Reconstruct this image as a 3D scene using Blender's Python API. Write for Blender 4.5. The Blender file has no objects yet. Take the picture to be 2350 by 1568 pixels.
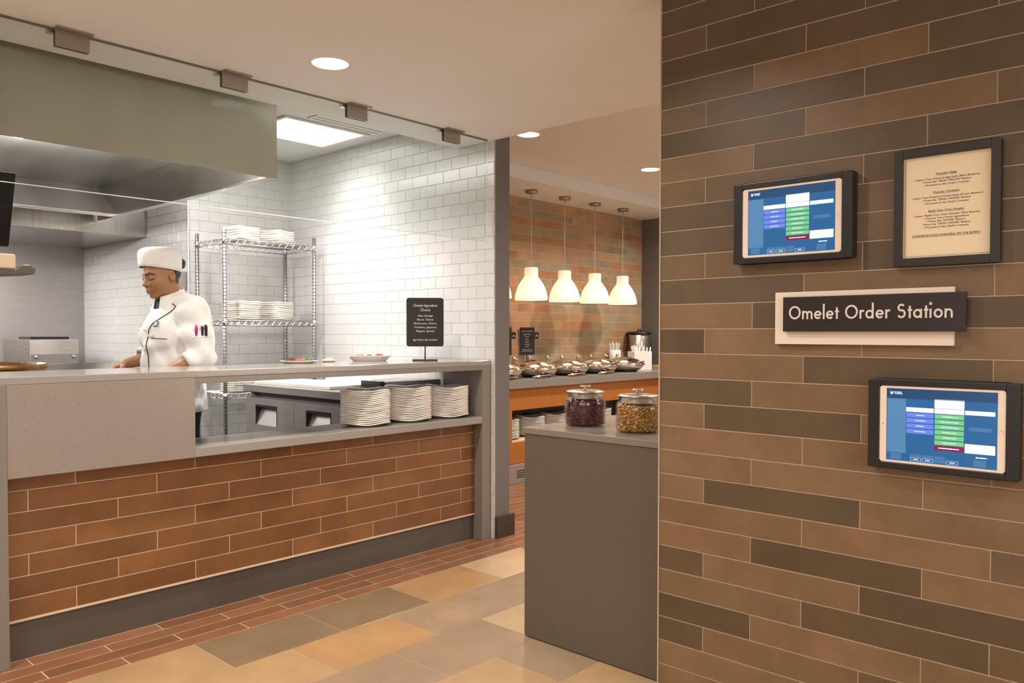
import bpy, bmesh, math, random
import numpy as np
from mathutils import Vector, Matrix
from mathutils.bvhtree import BVHTree
PI = math.pi
RND = random.Random(7)
SC = bpy.context.scene
COL = SC.collection

# ------------------------------------------------------------------ materials
def nmat(name):
    m = bpy.data.materials.new(name); m.use_nodes = True
    nt = m.node_tree; b = nt.nodes.get('Principled BSDF')
    return m, nt, b

def mat(name, col, rough=.5, metal=0., coat=0., emit=None, estr=0., spec=.5, aniso=0., sub=0., trans=0.):
    m, nt, b = nmat(name)
    b.inputs['Base Color'].default_value = (*col, 1)
    b.inputs['Roughness'].default_value = rough
    b.inputs['Metallic'].default_value = metal
    b.inputs['Coat Weight'].default_value = coat
    b.inputs['Specular IOR Level'].default_value = spec
    b.inputs['Transmission Weight'].default_value = trans
    if aniso: b.inputs['Anisotropic'].default_value = aniso
    if sub:
        b.inputs['Subsurface Weight'].default_value = sub
        b.inputs['Subsurface Radius'].default_value = (.01, .004, .002)
    if emit:
        b.inputs['Emission Color'].default_value = (*emit, 1)
        b.inputs['Emission Strength'].default_value = estr
    return m

def noise_mat(name, c1, c2, scale=8., rough=.5, metal=0., stretch=(1, 1, 1), detail=4., bump=0., lo=.3, hi=.7, coat=0., rvar=0., spec=.5):
    m, nt, b = nmat(name)
    N = nt.nodes; Lk = nt.links
    tc = N.new('ShaderNodeTexCoord'); mp = N.new('ShaderNodeMapping'); mp.inputs['Scale'].default_value = stretch
    no = N.new('ShaderNodeTexNoise'); no.inputs['Scale'].default_value = scale; no.inputs['Detail'].default_value = detail
    rp = N.new('ShaderNodeValToRGB')
    rp.color_ramp.elements[0].position = lo; rp.color_ramp.elements[0].color = (*c1, 1)
    rp.color_ramp.elements[1].position = hi; rp.color_ramp.elements[1].color = (*c2, 1)
    Lk.new(tc.outputs['Object'], mp.inputs['Vector']); Lk.new(mp.outputs['Vector'], no.inputs['Vector'])
    Lk.new(no.outputs['Fac'], rp.inputs['Fac']); Lk.new(rp.outputs['Color'], b.inputs['Base Color'])
    b.inputs['Roughness'].default_value = rough; b.inputs['Metallic'].default_value = metal
    b.inputs['Coat Weight'].default_value = coat; b.inputs['Specular IOR Level'].default_value = spec
    if rvar:
        mr = N.new('ShaderNodeMapRange'); mr.inputs['To Min'].default_value = rough - rvar; mr.inputs['To Max'].default_value = rough + rvar
        Lk.new(no.outputs['Fac'], mr.inputs['Value']); Lk.new(mr.outputs['Result'], b.inputs['Roughness'])
    if bump:
        bp = N.new('ShaderNodeBump'); bp.inputs['Strength'].default_value = bump; bp.inputs['Distance'].default_value = .002
        Lk.new(no.outputs['Fac'], bp.inputs['Height']); Lk.new(bp.outputs['Normal'], b.inputs['Normal'])
    return m

def tile_mat(name, rough=.4, var=.25, scale=6., bump=.1, coat=0., spec=.5):
    """per-tile colour from the 'tint' attribute, clouded by noise that differs on every tile"""
    m, nt, b = nmat(name); N = nt.nodes; Lk = nt.links
    at = N.new('ShaderNodeAttribute'); at.attribute_name = 'tint'
    tc = N.new('ShaderNodeTexCoord')
    no = N.new('ShaderNodeTexNoise'); no.noise_dimensions = '4D'; no.inputs['Scale'].default_value = scale; no.inputs['Detail'].default_value = 7; no.inputs['Roughness'].default_value = .65
    mu = N.new('ShaderNodeMath'); mu.operation = 'MULTIPLY'; mu.inputs[1].default_value = 37.
    Lk.new(at.outputs['Alpha'], mu.inputs[0]); Lk.new(mu.outputs[0], no.inputs['W']); Lk.new(tc.outputs['Object'], no.inputs['Vector'])
    mr = N.new('ShaderNodeMapRange'); mr.inputs['From Min'].default_value = .3; mr.inputs['From Max'].default_value = .7
    mr.inputs['To Min'].default_value = 1 - var; mr.inputs['To Max'].default_value = 1 + var
    Lk.new(no.outputs['Fac'], mr.inputs['Value'])
    vm = N.new('ShaderNodeVectorMath'); vm.operation = 'SCALE'
    Lk.new(at.outputs['Color'], vm.inputs[0]); Lk.new(mr.outputs['Result'], vm.inputs['Scale'])
    Lk.new(vm.outputs['Vector'], b.inputs['Base Color'])
    b.inputs['Roughness'].default_value = rough; b.inputs['Coat Weight'].default_value = coat; b.inputs['Coat Roughness'].default_value = .08
    b.inputs['Specular IOR Level'].default_value = spec
    if bump:
        bp = N.new('ShaderNodeBump'); bp.inputs['Strength'].default_value = bump; bp.inputs['Distance'].default_value = .003
        Lk.new(no.outputs['Fac'], bp.inputs['Height']); Lk.new(bp.outputs['Normal'], b.inputs['Normal'])
    return m

def speck_mat(name, base, dark, rough=.35, scale=60., thr=.12, light=None):
    """engineered stone: soft mottling with small dark specks"""
    m, nt, b = nmat(name); N = nt.nodes; Lk = nt.links
    tc = N.new('ShaderNodeTexCoord')
    vo = N.new('ShaderNodeTexVoronoi'); vo.inputs['Scale'].default_value = scale
    no2 = N.new('ShaderNodeTexNoise'); no2.inputs['Scale'].default_value = 2.2; no2.inputs['Detail'].default_value = 6
    for n in (vo, no2): Lk.new(tc.outputs['Object'], n.inputs['Vector'])
    sp = N.new('ShaderNodeSeparateColor'); Lk.new(vo.outputs['Color'], sp.inputs[0])
    sz = N.new('ShaderNodeMapRange'); sz.inputs['From Min'].default_value = 1 - thr * 5; sz.inputs['From Max'].default_value = 1.; sz.inputs['To Min'].default_value = 0.; sz.inputs['To Max'].default_value = .36
    Lk.new(sp.outputs[0], sz.inputs['Value'])
    ad = N.new('ShaderNodeMath'); ad.operation = 'SUBTRACT'; Lk.new(sz.outputs['Result'], ad.inputs[0]); Lk.new(vo.outputs['Distance'], ad.inputs[1])
    rp = N.new('ShaderNodeMapRange'); rp.inputs['From Min'].default_value = 0; rp.inputs['From Max'].default_value = .10
    Lk.new(ad.outputs[0], rp.inputs['Value'])
    mx0 = N.new('ShaderNodeMix'); mx0.data_type = 'RGBA'
    c2 = tuple(x * .9 for x in base) if light is None else light
    mx0.inputs['A'].default_value = (*base, 1); mx0.inputs['B'].default_value = (*c2, 1)
    Lk.new(no2.outputs['Fac'], mx0.inputs['Factor'])
    mx = N.new('ShaderNodeMix'); mx.data_type = 'RGBA'
    Lk.new(mx0.outputs['Result'], mx.inputs['A']); mx.inputs['B'].default_value = (*dark, 1)
    Lk.new(rp.outputs['Result'], mx.inputs['Factor'])
    Lk.new(mx.outputs['Result'], b.inputs['Base Color'])
    b.inputs['Roughness'].default_value = rough
    return m

def glass_mat(name, tint=(.93, .98, .95), refl=1., rough=.0):
    """thin clear glass: fresnel mix of tinted see-through and mirror"""
    m = bpy.data.materials.new(name); m.use_nodes = True; nt = m.node_tree; N = nt.nodes; Lk = nt.links
    N.remove(N.get('Principled BSDF')); out = N.get('Material Output')
    tr = N.new('ShaderNodeBsdfTransparent'); tr.inputs['Color'].default_value = (*tint, 1)
    gl = N.new('ShaderNodeBsdfGlossy'); gl.inputs['Roughness'].default_value = rough
    lw = N.new('ShaderNodeLayerWeight'); lw.inputs['Blend'].default_value = .5
    pw = N.new('ShaderNodeMath'); pw.operation = 'POWER'; pw.inputs[1].default_value = 4.5; Lk.new(lw.outputs['Facing'], pw.inputs[0])
    fr = N.new('ShaderNodeMath'); fr.operation = 'MULTIPLY_ADD'; fr.inputs[1].default_value = .9; fr.inputs[2].default_value = .04; Lk.new(pw.outputs[0], fr.inputs[0])
    mu = N.new('ShaderNodeMath'); mu.operation = 'MULTIPLY'; mu.inputs[1].default_value = refl; mu.use_clamp = True
    mx = N.new('ShaderNodeMixShader')
    Lk.new(fr.outputs[0], mu.inputs[0]); Lk.new(mu.outputs[0], mx.inputs[0])
    Lk.new(tr.outputs[0], mx.inputs[1]); Lk.new(gl.outputs[0], mx.inputs[2]); Lk.new(mx.outputs[0], out.inputs['Surface'])
    return m

def brushed(name, col, rough=.28, stretch=(1, 1, 60), scale=3.):
    m = noise_mat(name, tuple(c * .88 for c in col), col, scale=scale, rough=rough, metal=1., stretch=stretch, detail=3, rvar=.06)
    return m

def vcol_mat(name, rough=.5, sub=0., attr='tint', bump=0., bscale=200.):
    m, nt, b = nmat(name); N = nt.nodes; Lk = nt.links
    at = N.new('ShaderNodeAttribute'); at.attribute_name = attr
    Lk.new(at.outputs['Color'], b.inputs['Base Color']); b.inputs['Roughness'].default_value = rough
    if sub:
        b.inputs['Subsurface Weight'].default_value = sub
        b.inputs['Subsurface Radius'].default_value = (.012, .005, .003)
    return m

M = {}
M['white_tile'] = tile_mat('white_glazed_tile', rough=.2, var=.03, scale=4., bump=.06, coat=.15)
M['white_grout'] = mat('grey_grout', (.42, .40, .38), .9)
M['brown_tile'] = tile_mat('brown_porcelain_tile', rough=.42, var=.2, scale=5., bump=.08)
M['tan_grout'] = mat('tan_grout', (.46, .345, .255), .9)
M['terracotta'] = tile_mat('terracotta_tile', rough=.4, var=.22, scale=5., bump=.08)
M['pale_grout'] = mat('pale_grout', (.62, .48, .36), .9)
M['floor_tile'] = tile_mat('floor_tile', rough=.22, var=.16, scale=4., bump=.04)
M['floor_brown'] = tile_mat('floor_brown_tile', rough=.3, var=.2, scale=6., bump=.05)
M['quarry'] = noise_mat('kitchen_floor_grey', (.16, .13, .12), (.22, .18, .16), 5, .5)
M['ceiling'] = noise_mat('ceiling_paint', (.81, .82, .83), (.83, .84, .85), 3, .85)
M['kitchen_ceiling'] = noise_mat('kitchen_ceiling_panel', (.74, .73, .70), (.78, .77, .74), 60, .8)
M['cream_wall'] = noise_mat('cream_wall_paint', (.55, .46, .36), (.6, .5, .4), 3, .8)
M['grey_paint'] = noise_mat('grey_brown_paint', (.150, .134, .128), (.165, .148, .142), 3, .6)
M['dark_base'] = noise_mat('dark_rubber_base', (.045, .028, .018), (.06, .04, .026), 12, .55)
M['quartz'] = speck_mat('grey_quartz', (.305, .257, .220), (.15, .122, .105), .3, 140., .075)
M['quartz_side'] = speck_mat('grey_quartz_frame', (.232, .202, .178), (.20, .172, .15), .35, 75., .05)
M['quartz_top'] = speck_mat('polished_grey_quartz', (.34, .31, .285), (.19, .165, .145), .12, 140., .075)
M['console'] = speck_mat('dark_grey_quartz', (.108, .086, .069), (.080, .063, .050), .4, 75., .07)
M['console_top'] = speck_mat('dark_grey_quartz_top', (.20, .17, .145), (.12, .10, .085), .25, 60., .1)
M['buffet_top'] = speck_mat('buffet_quartz', (.27, .235, .205), (.17, .14, .12), .3, 90., .08)
M['kick'] = noise_mat('dark_brown_laminate', (.088, .072, .060), (.105, .086, .072), 4, .35)
M['steel'] = brushed('brushed_steel', (.58, .54, .50), .27)
M['lid_steel'] = mat('satin_steel', (.78, .74, .70), .27, 1.)
M['steel_dark'] = noise_mat('brushed_steel_grey', (.33, .305, .295), (.38, .355, .34), scale=3., rough=.36, metal=.5, stretch=(1, 1, 40), detail=3)
M['steel_h'] = brushed('brushed_steel_sheet', (.62, .59, .56), .22, stretch=(40, 1, 1))
M['hood_in'] = noise_mat('hood_steel_painted_sheen', (.46, .43, .41), (.80, .77, .74), scale=1.6, rough=.24, metal=.6, stretch=(2.2, .25, .25), detail=2)  # broad pale bands in the colour imitate reflected kitchen lights
M['hood_face'] = noise_mat('hood_front_steel', (.42, .395, .325), (.465, .435, .36), scale=2., rough=.5, metal=.45, stretch=(3, .1, .1), detail=2)
M['chrome'] = mat('chrome', (.78, .75, .72), .12, 1.)
M['wire'] = mat('chrome_wire', (.62, .60, .58), .22, 1.)
M['post'] = mat('zinc_post', (.40, .375, .365), .35, 1.)
M['post_groove'] = mat('post_groove', (.20, .19, .19), .5, .6)
M['polished'] = mat('polished_steel', (.86, .80, .73), .11, 1.)
M['nickel'] = mat('brushed_nickel', (.32, .275, .24), .42, .6)
M['nickel_edge'] = mat('nickel_back', (.22, .19, .16), .45, .9)
M['black'] = mat('black_plastic', (.012, .011, .012), .35)
M['black_gloss'] = mat('black_gloss', (.006, .006, .007), .15)
M['black_matte'] = mat('chalkboard', (.010, .0075, .007), .6)
M['wood_orange'] = noise_mat('orange_cherry_wood', (.38, .125, .022), (.46, .165, .032), 5, .35, stretch=(18, 18, 1), detail=5, lo=.25, hi=.75)
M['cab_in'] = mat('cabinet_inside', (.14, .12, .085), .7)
M['cream_edge'] = mat('cream_edge', (.66, .50, .36), .6)
M['vent_steel'] = mat('vent_plate', (.33, .28, .25), .45, .2)
M['oak'] = noise_mat('pale_oak', (.5, .3, .13), (.58, .36, .17), 7, .5, stretch=(1, 14, 14))
M['plate'] = mat('cream_china', (.86, .81, .74), .22, coat=.3)
M['white_china'] = mat('white_china', (.86, .85, .82), .22)
M['white_plastic'] = mat('white_polyethylene', (.86, .84, .80), .4)
M['glass'] = glass_mat('sneeze_glass', (.955, .98, .968), .12)
M['glass_edge'] = mat('glass_edge', (.75, .85, .80), .15, emit=None)
M['jar_glass'] = glass_mat('jar_glass', (.97, .97, .95), .9)
M['lamp_white'] = mat('lamp_diffuser', (1, 1, 1), .5, emit=(1, .90, .76), estr=3.5)
M['panel_white'] = mat('panel_diffuser', (1, 1, 1), .5, emit=(1, .99, .97), estr=2.2)
M['trim_white'] = mat('white_trim', (.80, .76, .70), .5)
M['bulb'] = mat('bulb', (1, 1, 1), .5, emit=(1, .85, .65), estr=8.)
M['cord'] = mat('cord', (.72, .64, .55), .5)
M['canopy'] = mat('canopy_nickel', (.42, .37, .33), .3, 1.)
M['tablet_white'] = mat('tablet_white', (.80, .66, .56), .3)
M['sign_white'] = mat('sign_cream', (.74, .62, .52), .45)
M['sign_black'] = noise_mat('sign_espresso', (.016, .010, .009), (.022, .014, .012), 5, .35)
M['letter'] = mat('letter_silver', (.66, .60, .56), .4)
M['frame_black'] = noise_mat('frame_black_wood', (.016, .011, .009), (.022, .015, .012), 6, .4)
M['paper'] = mat('cream_paper', (.80, .66, .46), .8)
M['ink'] = mat('ink', (.05, .04, .035), .8)
M['chalk'] = mat('chalk_white', (.70, .68, .66), .8)

def shade_mat():
    m, nt, b = nmat('opal_glass_shade'); N = nt.nodes; Lk = nt.links
    out = N.get('Material Output')
    b.inputs['Base Color'].default_value = (.9, .82, .70, 1); b.inputs['Roughness'].default_value = .15
    b.inputs['Emission Color'].default_value = (1, .92, .84, 1); b.inputs['Emission Strength'].default_value = .24
    tl = N.new('ShaderNodeBsdfTranslucent'); tl.inputs['Color'].default_value = (.95, .86, .74, 1)
    mx = N.new('ShaderNodeMixShader'); mx.inputs[0].default_value = .35
    Lk.new(b.outputs[0], mx.inputs[1]); Lk.new(tl.outputs[0], mx.inputs[2]); Lk.new(mx.outputs[0], out.inputs['Surface'])
    return m
M['shade'] = shade_mat()

def screen_mat(name, col, s=.9):
    return mat(name, tuple(c * .2 for c in col), .25, emit=col, estr=s)
SCR = dict(navy=(.010, .055, .14), blue=(.014, .105, .27), steel=(.07, .20, .38), white=(.92, .95, 1.), violet=(.13, .20, .72),
           green=(.155, .50, .20), red=(.20, .012, .06), mid=(.055, .16, .33))
for k, c in SCR.items(): M['scr_' + k] = screen_mat('screen_' + k, c)

# ------------------------------------------------------------------ mesh building
class MB:
    def __init__(s): s.v = []; s.f = []; s.m = []; s.c = None; s.sm = []
    def quad(s, *p, mi=0, smooth=False):
        n = len(s.v); s.v += [tuple(q) for q in p]; s.f.append(tuple(range(n, n + len(p)))); s.m.append(mi); s.sm.append(smooth)
    def add(s, vs, fs, mi=0, smooth=False):
        n = len(s.v); s.v += [tuple(q) for q in vs]
        for f in fs: s.f.append(tuple(i + n for i in f)); s.m.append(mi); s.sm.append(smooth)
        return s
    def box(s, x0, x1, y0, y1, z0, z1, mi=0):
        vs = [(x0, y0, z0), (x1, y0, z0), (x1, y1, z0), (x0, y1, z0), (x0, y0, z1), (x1, y0, z1), (x1, y1, z1), (x0, y1, z1)]
        return s.add(vs, [(0, 3, 2, 1), (4, 5, 6, 7), (0, 1, 5, 4), (1, 2, 6, 5), (2, 3, 7, 6), (3, 0, 4, 7)], mi)
    def lathe(s, prof, n=32, c=(0, 0, 0), mi=0, smooth=True, sx=1., sy=1., closed=False):
        vs = []
        for r, z in prof:
            for k in range(n):
                a = 2 * PI * k / n; vs.append((c[0] + r * sx * math.cos(a), c[1] + r * sy * math.sin(a), c[2] + z))
        fs = []
        for i in range(len(prof) - 1):
            for k in range(n):
                k2 = (k + 1) % n; fs.append((i * n + k, i * n + k2, (i + 1) * n + k2, (i + 1) * n + k))
        if prof[0][0] > 1e-6: fs.append(tuple(reversed(range(n))))
        if prof[-1][0] > 1e-6 and not closed: fs.append(tuple((len(prof) - 1) * n + k for k in range(n)))
        return s.add(vs, fs, mi, smooth)
    def tube(s, pts, r, n=8, mi=0, smooth=True, cap=True):
        pts = [Vector(p) for p in pts]; rr = r if isinstance(r, (list, tuple)) else [r] * len(pts)
        vs = []; up = Vector((0, 0, 1)); prev = None
        for i, p in enumerate(pts):
            d = (pts[min(i + 1, len(pts) - 1)] - pts[max(i - 1, 0)]).normalized()
            if prev is None:
                a = d.cross(up)
                if a.length < 1e-3: a = d.cross(Vector((1, 0, 0)))
            else:
                a = prev - d * prev.dot(d)
            a.normalize(); prev = a; b = d.cross(a)
            for k in range(n):
                t = 2 * PI * k / n; vs.append(p + (a * math.cos(t) + b * math.sin(t)) * rr[i])
        fs = [(i * n + k, i * n + (k + 1) % n, (i + 1) * n + (k + 1) % n, (i + 1) * n + k) for i in range(len(pts) - 1) for k in range(n)]
        if cap: fs += [tuple(reversed(range(n))), tuple((len(pts) - 1) * n + k for k in range(n))]
        return s.add(vs, fs, mi, smooth)
    def prism(s, poly, axis, a, b, mi=0):
        """extrude 2-D polygon along axis from a to b"""
        def P(u, w, t): return {'x': (t, u, w), 'y': (u, t, w), 'z': (u, w, t)}[axis]
        n = len(poly); vs = [P(u, w, a) for u, w in poly] + [P(u, w, b) for u, w in poly]
        fs = [tuple(range(n))[::-1], tuple(range(n, 2 * n))] + [(i, (i + 1) % n, n + (i + 1) % n, n + i) for i in range(n)]
        return s.add(vs, fs, mi)
    def sphere(s, c, r, n=12, mi=0, sz=(1, 1, 1)):
        prof = [(math.sin(PI * i / (n // 2 + 2)), -math.cos(PI * i / (n // 2 + 2))) for i in range(n // 2 + 3)]
        vs = []; k0 = n
        for q, z in prof:
            for k in range(n):
                a = 2 * PI * k / n; vs.append((c[0] + r * sz[0] * q * math.cos(a), c[1] + r * sz[1] * q * math.sin(a), c[2] + r * sz[2] * z))
        fs = [(i * n + k, i * n + (k + 1) % n, (i + 1) * n + (k + 1) % n, (i + 1) * n + k) for i in range(len(prof) - 1) for k in range(n)]
        return s.add(vs, fs, mi, True)
    def xf(s, mtx):
        s.v = [tuple(mtx @ Vector(p)) for p in s.v]; return s
    def mesh(s, name, mats):
        me = bpy.data.meshes.new(name); me.from_pydata([tuple(map(float, p)) for p in s.v], [], s.f)
        for m in mats: me.materials.append(m)
        me.polygons.foreach_set('material_index', s.m); me.polygons.foreach_set('use_smooth', s.sm)
        bm = bmesh.new(); bm.from_mesh(me); bmesh.ops.remove_doubles(bm, verts=bm.verts, dist=1e-6); bmesh.ops.recalc_face_normals(bm, faces=bm.faces); bm.to_mesh(me); bm.free()
        me.update(); return me
    def build(s, name, mats, parent=None, bevel=0., loc=(0, 0, 0), rotz=0., autosmooth=False):
        if not isinstance(mats, (list, tuple)): mats = [mats]
        o = bpy.data.objects.new(name, s.mesh(name, mats)); COL.objects.link(o)
        o.location = loc; o.rotation_euler = (0, 0, rotz)
        if parent is not None: o.parent = parent
        if bevel:
            b = o.modifiers.new('bevel', 'BEVEL'); b.width = bevel; b.segments = 2; b.limit_method = 'ANGLE'; b.harden_normals = False
        return o

def obj_from(name, me, parent=None):
    o = bpy.data.objects.new(name, me); COL.objects.link(o)
    if parent is not None: o.parent = parent
    return o

def tag(o, label=None, cat=None, group=None, kind=None):
    if label: o['label'] = label
    if cat: o['category'] = cat
    if group: o['group'] = group
    if kind: o['kind'] = kind
    return o

def thing(name, label, cat, loc=(0, 0, 0), rotz=0., group=None):
    o = bpy.data.objects.new(name, None); COL.objects.link(o); o.empty_display_size = .05
    o.location = loc; o.rotation_euler = (0, 0, rotz)
    return tag(o, label, cat, group)

def box_part(name, dims, m, parent, bevel=.002):
    return MB().box(*dims).build(name, m, parent, bevel)

def structure(o): o['kind'] = 'structure'; return o

ORD = ['topmost', 'second', 'third', 'fourth', 'fifth', 'sixth', 'seventh', 'eighth', 'ninth', 'tenth', 'eleventh', 'twelfth', 'thirteenth',
       'fourteenth', 'fifteenth', 'sixteenth', 'seventeenth', 'eighteenth', 'nineteenth', 'twentieth']
def ordinal(i, n):
    if i == 0: return 'topmost'
    if i == n - 1: return 'bottom'
    return ORD[i]

def copy_tree(o, parent=None):
    c = o.copy(); COL.objects.link(c)
    if parent is not None: c.parent = parent
    for ch in [x for x in o.children]: copy_tree(ch, c)
    return c

# ------------------------------------------------------------------ tiled surfaces: real tiles with recessed grout, one mesh each
def tiles(name, origin, u, v, u0, u1, v0, v1, L, rh, joint, colour, mats, g=.003, t=.0016, vbase=0., ch=.0006, parent=None, back=.02):
    """tiles laid on the plane origin + u*a + v*b; joint(row) gives a joint position; colour(row, mid_u, rnd)"""
    U = Vector(u); V = Vector(v); Nn = U.cross(V); O = Vector(origin)
    vs = []; fs = []; mi = []; col = []
    def P(a, b, d): return tuple(O + U * a + V * b + Nn * d)
    # grout bed
    n0 = 0
    for (a, b, d) in ((u0, v0, 0), (u1, v0, 0), (u1, v1, 0), (u0, v1, 0), (u0, v0, -back), (u1, v0, -back), (u1, v1, -back), (u0, v1, -back)): vs.append(P(a, b, d)); col.append((.5, .5, .5, 0))
    for f in ((0, 1, 2, 3), (4, 7, 6, 5), (0, 4, 5, 1), (1, 5, 6, 2), (2, 6, 7, 3), (3, 7, 4, 0)): fs.append(f); mi.append(1)
    rnd = random.Random(hash(name) % 1000 if False else sum(map(ord, name)))
    r0 = int(math.floor((v0 - vbase) / rh + 1e-6)); r1 = int(math.ceil((v1 - vbase) / rh - 1e-6))
    for r in range(r0, r1):
        b0 = max(v0, vbase + r * rh + g / 2); b1 = min(v1, vbase + (r + 1) * rh - g / 2)
        if b1 - b0 < .004: continue
        j = joint(r); k = math.floor((u0 - j) / L); a = j + k * L
        while a < u1:
            a0 = max(u0, a + g / 2); a1 = min(u1, a + L - g / 2); a += L
            if a1 - a0 < .004: continue
            c = colour(r, (a - L / 2), rnd); w = rnd.random()
            n = len(vs); q = ch
            for (x, y, d) in ((a0, b0, 0), (a1, b0, 0), (a1, b1, 0), (a0, b1, 0), (a0, b0, t - q), (a1, b0, t - q), (a1, b1, t - q), (a0, b1, t - q),
                              (a0 + q, b0 + q, t), (a1 - q, b0 + q, t), (a1 - q, b1 - q, t), (a0 + q, b1 - q, t)):
                vs.append(P(x, y, d)); col.append((*c, w))
            fs.append((n + 8, n + 9, n + 10, n + 11)); mi.append(0)
            for i in range(4):
                i2 = (i + 1) % 4
                fs.append((n + i, n + i2, n + 4 + i2, n + 4 + i)); mi.append(0)
                fs.append((n + 4 + i, n + 4 + i2, n + 8 + i2, n + 8 + i)); mi.append(0)
    me = bpy.data.meshes.new(name); me.from_pydata(vs, [], fs)
    for m in mats: me.materials.append(m)
    me.polygons.foreach_set('material_index', mi)
    at = me.color_attributes.new('tint', 'FLOAT_COLOR', 'POINT')
    at.data.foreach_set('color', np.array(col, 'f').ravel())
    me.update()
    return obj_from(name, me, parent)

# ------------------------------------------------------------------ lettering
def text_mesh(body, size, align='CENTER', shear=0., extrude=.0004, spacing=1., line=1.):
    cu = bpy.data.curves.new('t', 'FONT'); cu.body = body; cu.size = size; cu.align_x = align; cu.shear = shear
    cu.extrude = extrude; cu.resolution_u = 2; cu.space_character = spacing; cu.space_line = line
    o = bpy.data.objects.new('t', cu); COL.objects.link(o)
    dg = bpy.context.evaluated_depsgraph_get()
    me = bpy.data.meshes.new_from_object(o.evaluated_get(dg))
    bpy.data.objects.remove(o); bpy.data.curves.remove(cu)
    return me

def text_to(mb, body, size, x, y, z, align='CENTER', shear=0., mi=0, extrude=.0004, spacing=1., fitw=None, bold=0.):
    """text on the x-z plane facing -y; (x, z) is the baseline anchor"""
    me = text_mesh(body, size, align, shear, extrude, spacing)
    vs = [v.co.copy() for v in me.vertices]
    if not vs: bpy.data.meshes.remove(me); return
    if fitw:
        w = max(v.x for v in vs) - min(v.x for v in vs); k = fitw / w
        for v in vs: v.x *= k
    mb.add([(x + v.x, y - v.z, z + v.y) for v in vs], [tuple(p.vertices) for p in me.polygons], mi)
    bpy.data.meshes.remove(me)

def ribbon(mb, pts, w, y, th=.002, mi=0, closed=False):
    """flat stroke of width w through 2-D points on the x-z plane, standing th proud of y"""
    n = len(pts); P = [Vector((p[0], p[1])) for p in pts]; Lf = []; Rt = []
    for i in range(n):
        if closed: d = (P[(i + 1) % n] - P[i - 1])
        else: d = P[min(i + 1, n - 1)] - P[max(i - 1, 0)]
        d.normalize(); nn = Vector((-d.y, d.x)) * w / 2
        Lf.append(P[i] + nn); Rt.append(P[i] - nn)
    m = n if closed else n - 1
    for i in range(m):
        j = (i + 1) % n
        a, b, c, e = Lf[i], Lf[j], Rt[j], Rt[i]
        mb.quad((a.x, y - th, a.y), (e.x, y - th, e.y), (c.x, y - th, c.y), (b.x, y - th, b.y), mi=mi)
        mb.quad((a.x, y, a.y), (b.x, y, b.y), (b.x, y - th, b.y), (a.x, y - th, a.y), mi=mi)
        mb.quad((e.x, y, e.y), (e.x, y - th, e.y), (c.x, y - th, c.y), (c.x, y, c.y), mi=mi)
    if not closed:
        for i, (a, b) in ((0, (Lf[0], Rt[0])), (1, (Lf[-1], Rt[-1]))):
            mb.quad((a.x, y, a.y), (b.x, y, b.y), (b.x, y - th, b.y), (a.x, y - th, a.y), mi=mi)

def arc(cx, cy, r, a0, a1, n=20, ry=None):
    ry = ry or r
    return [(cx + r * math.cos(math.radians(a0 + (a1 - a0) * i / n)), cy + ry * math.sin(math.radians(a0 + (a1 - a0) * i / n))) for i in range(n + 1)]

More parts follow.
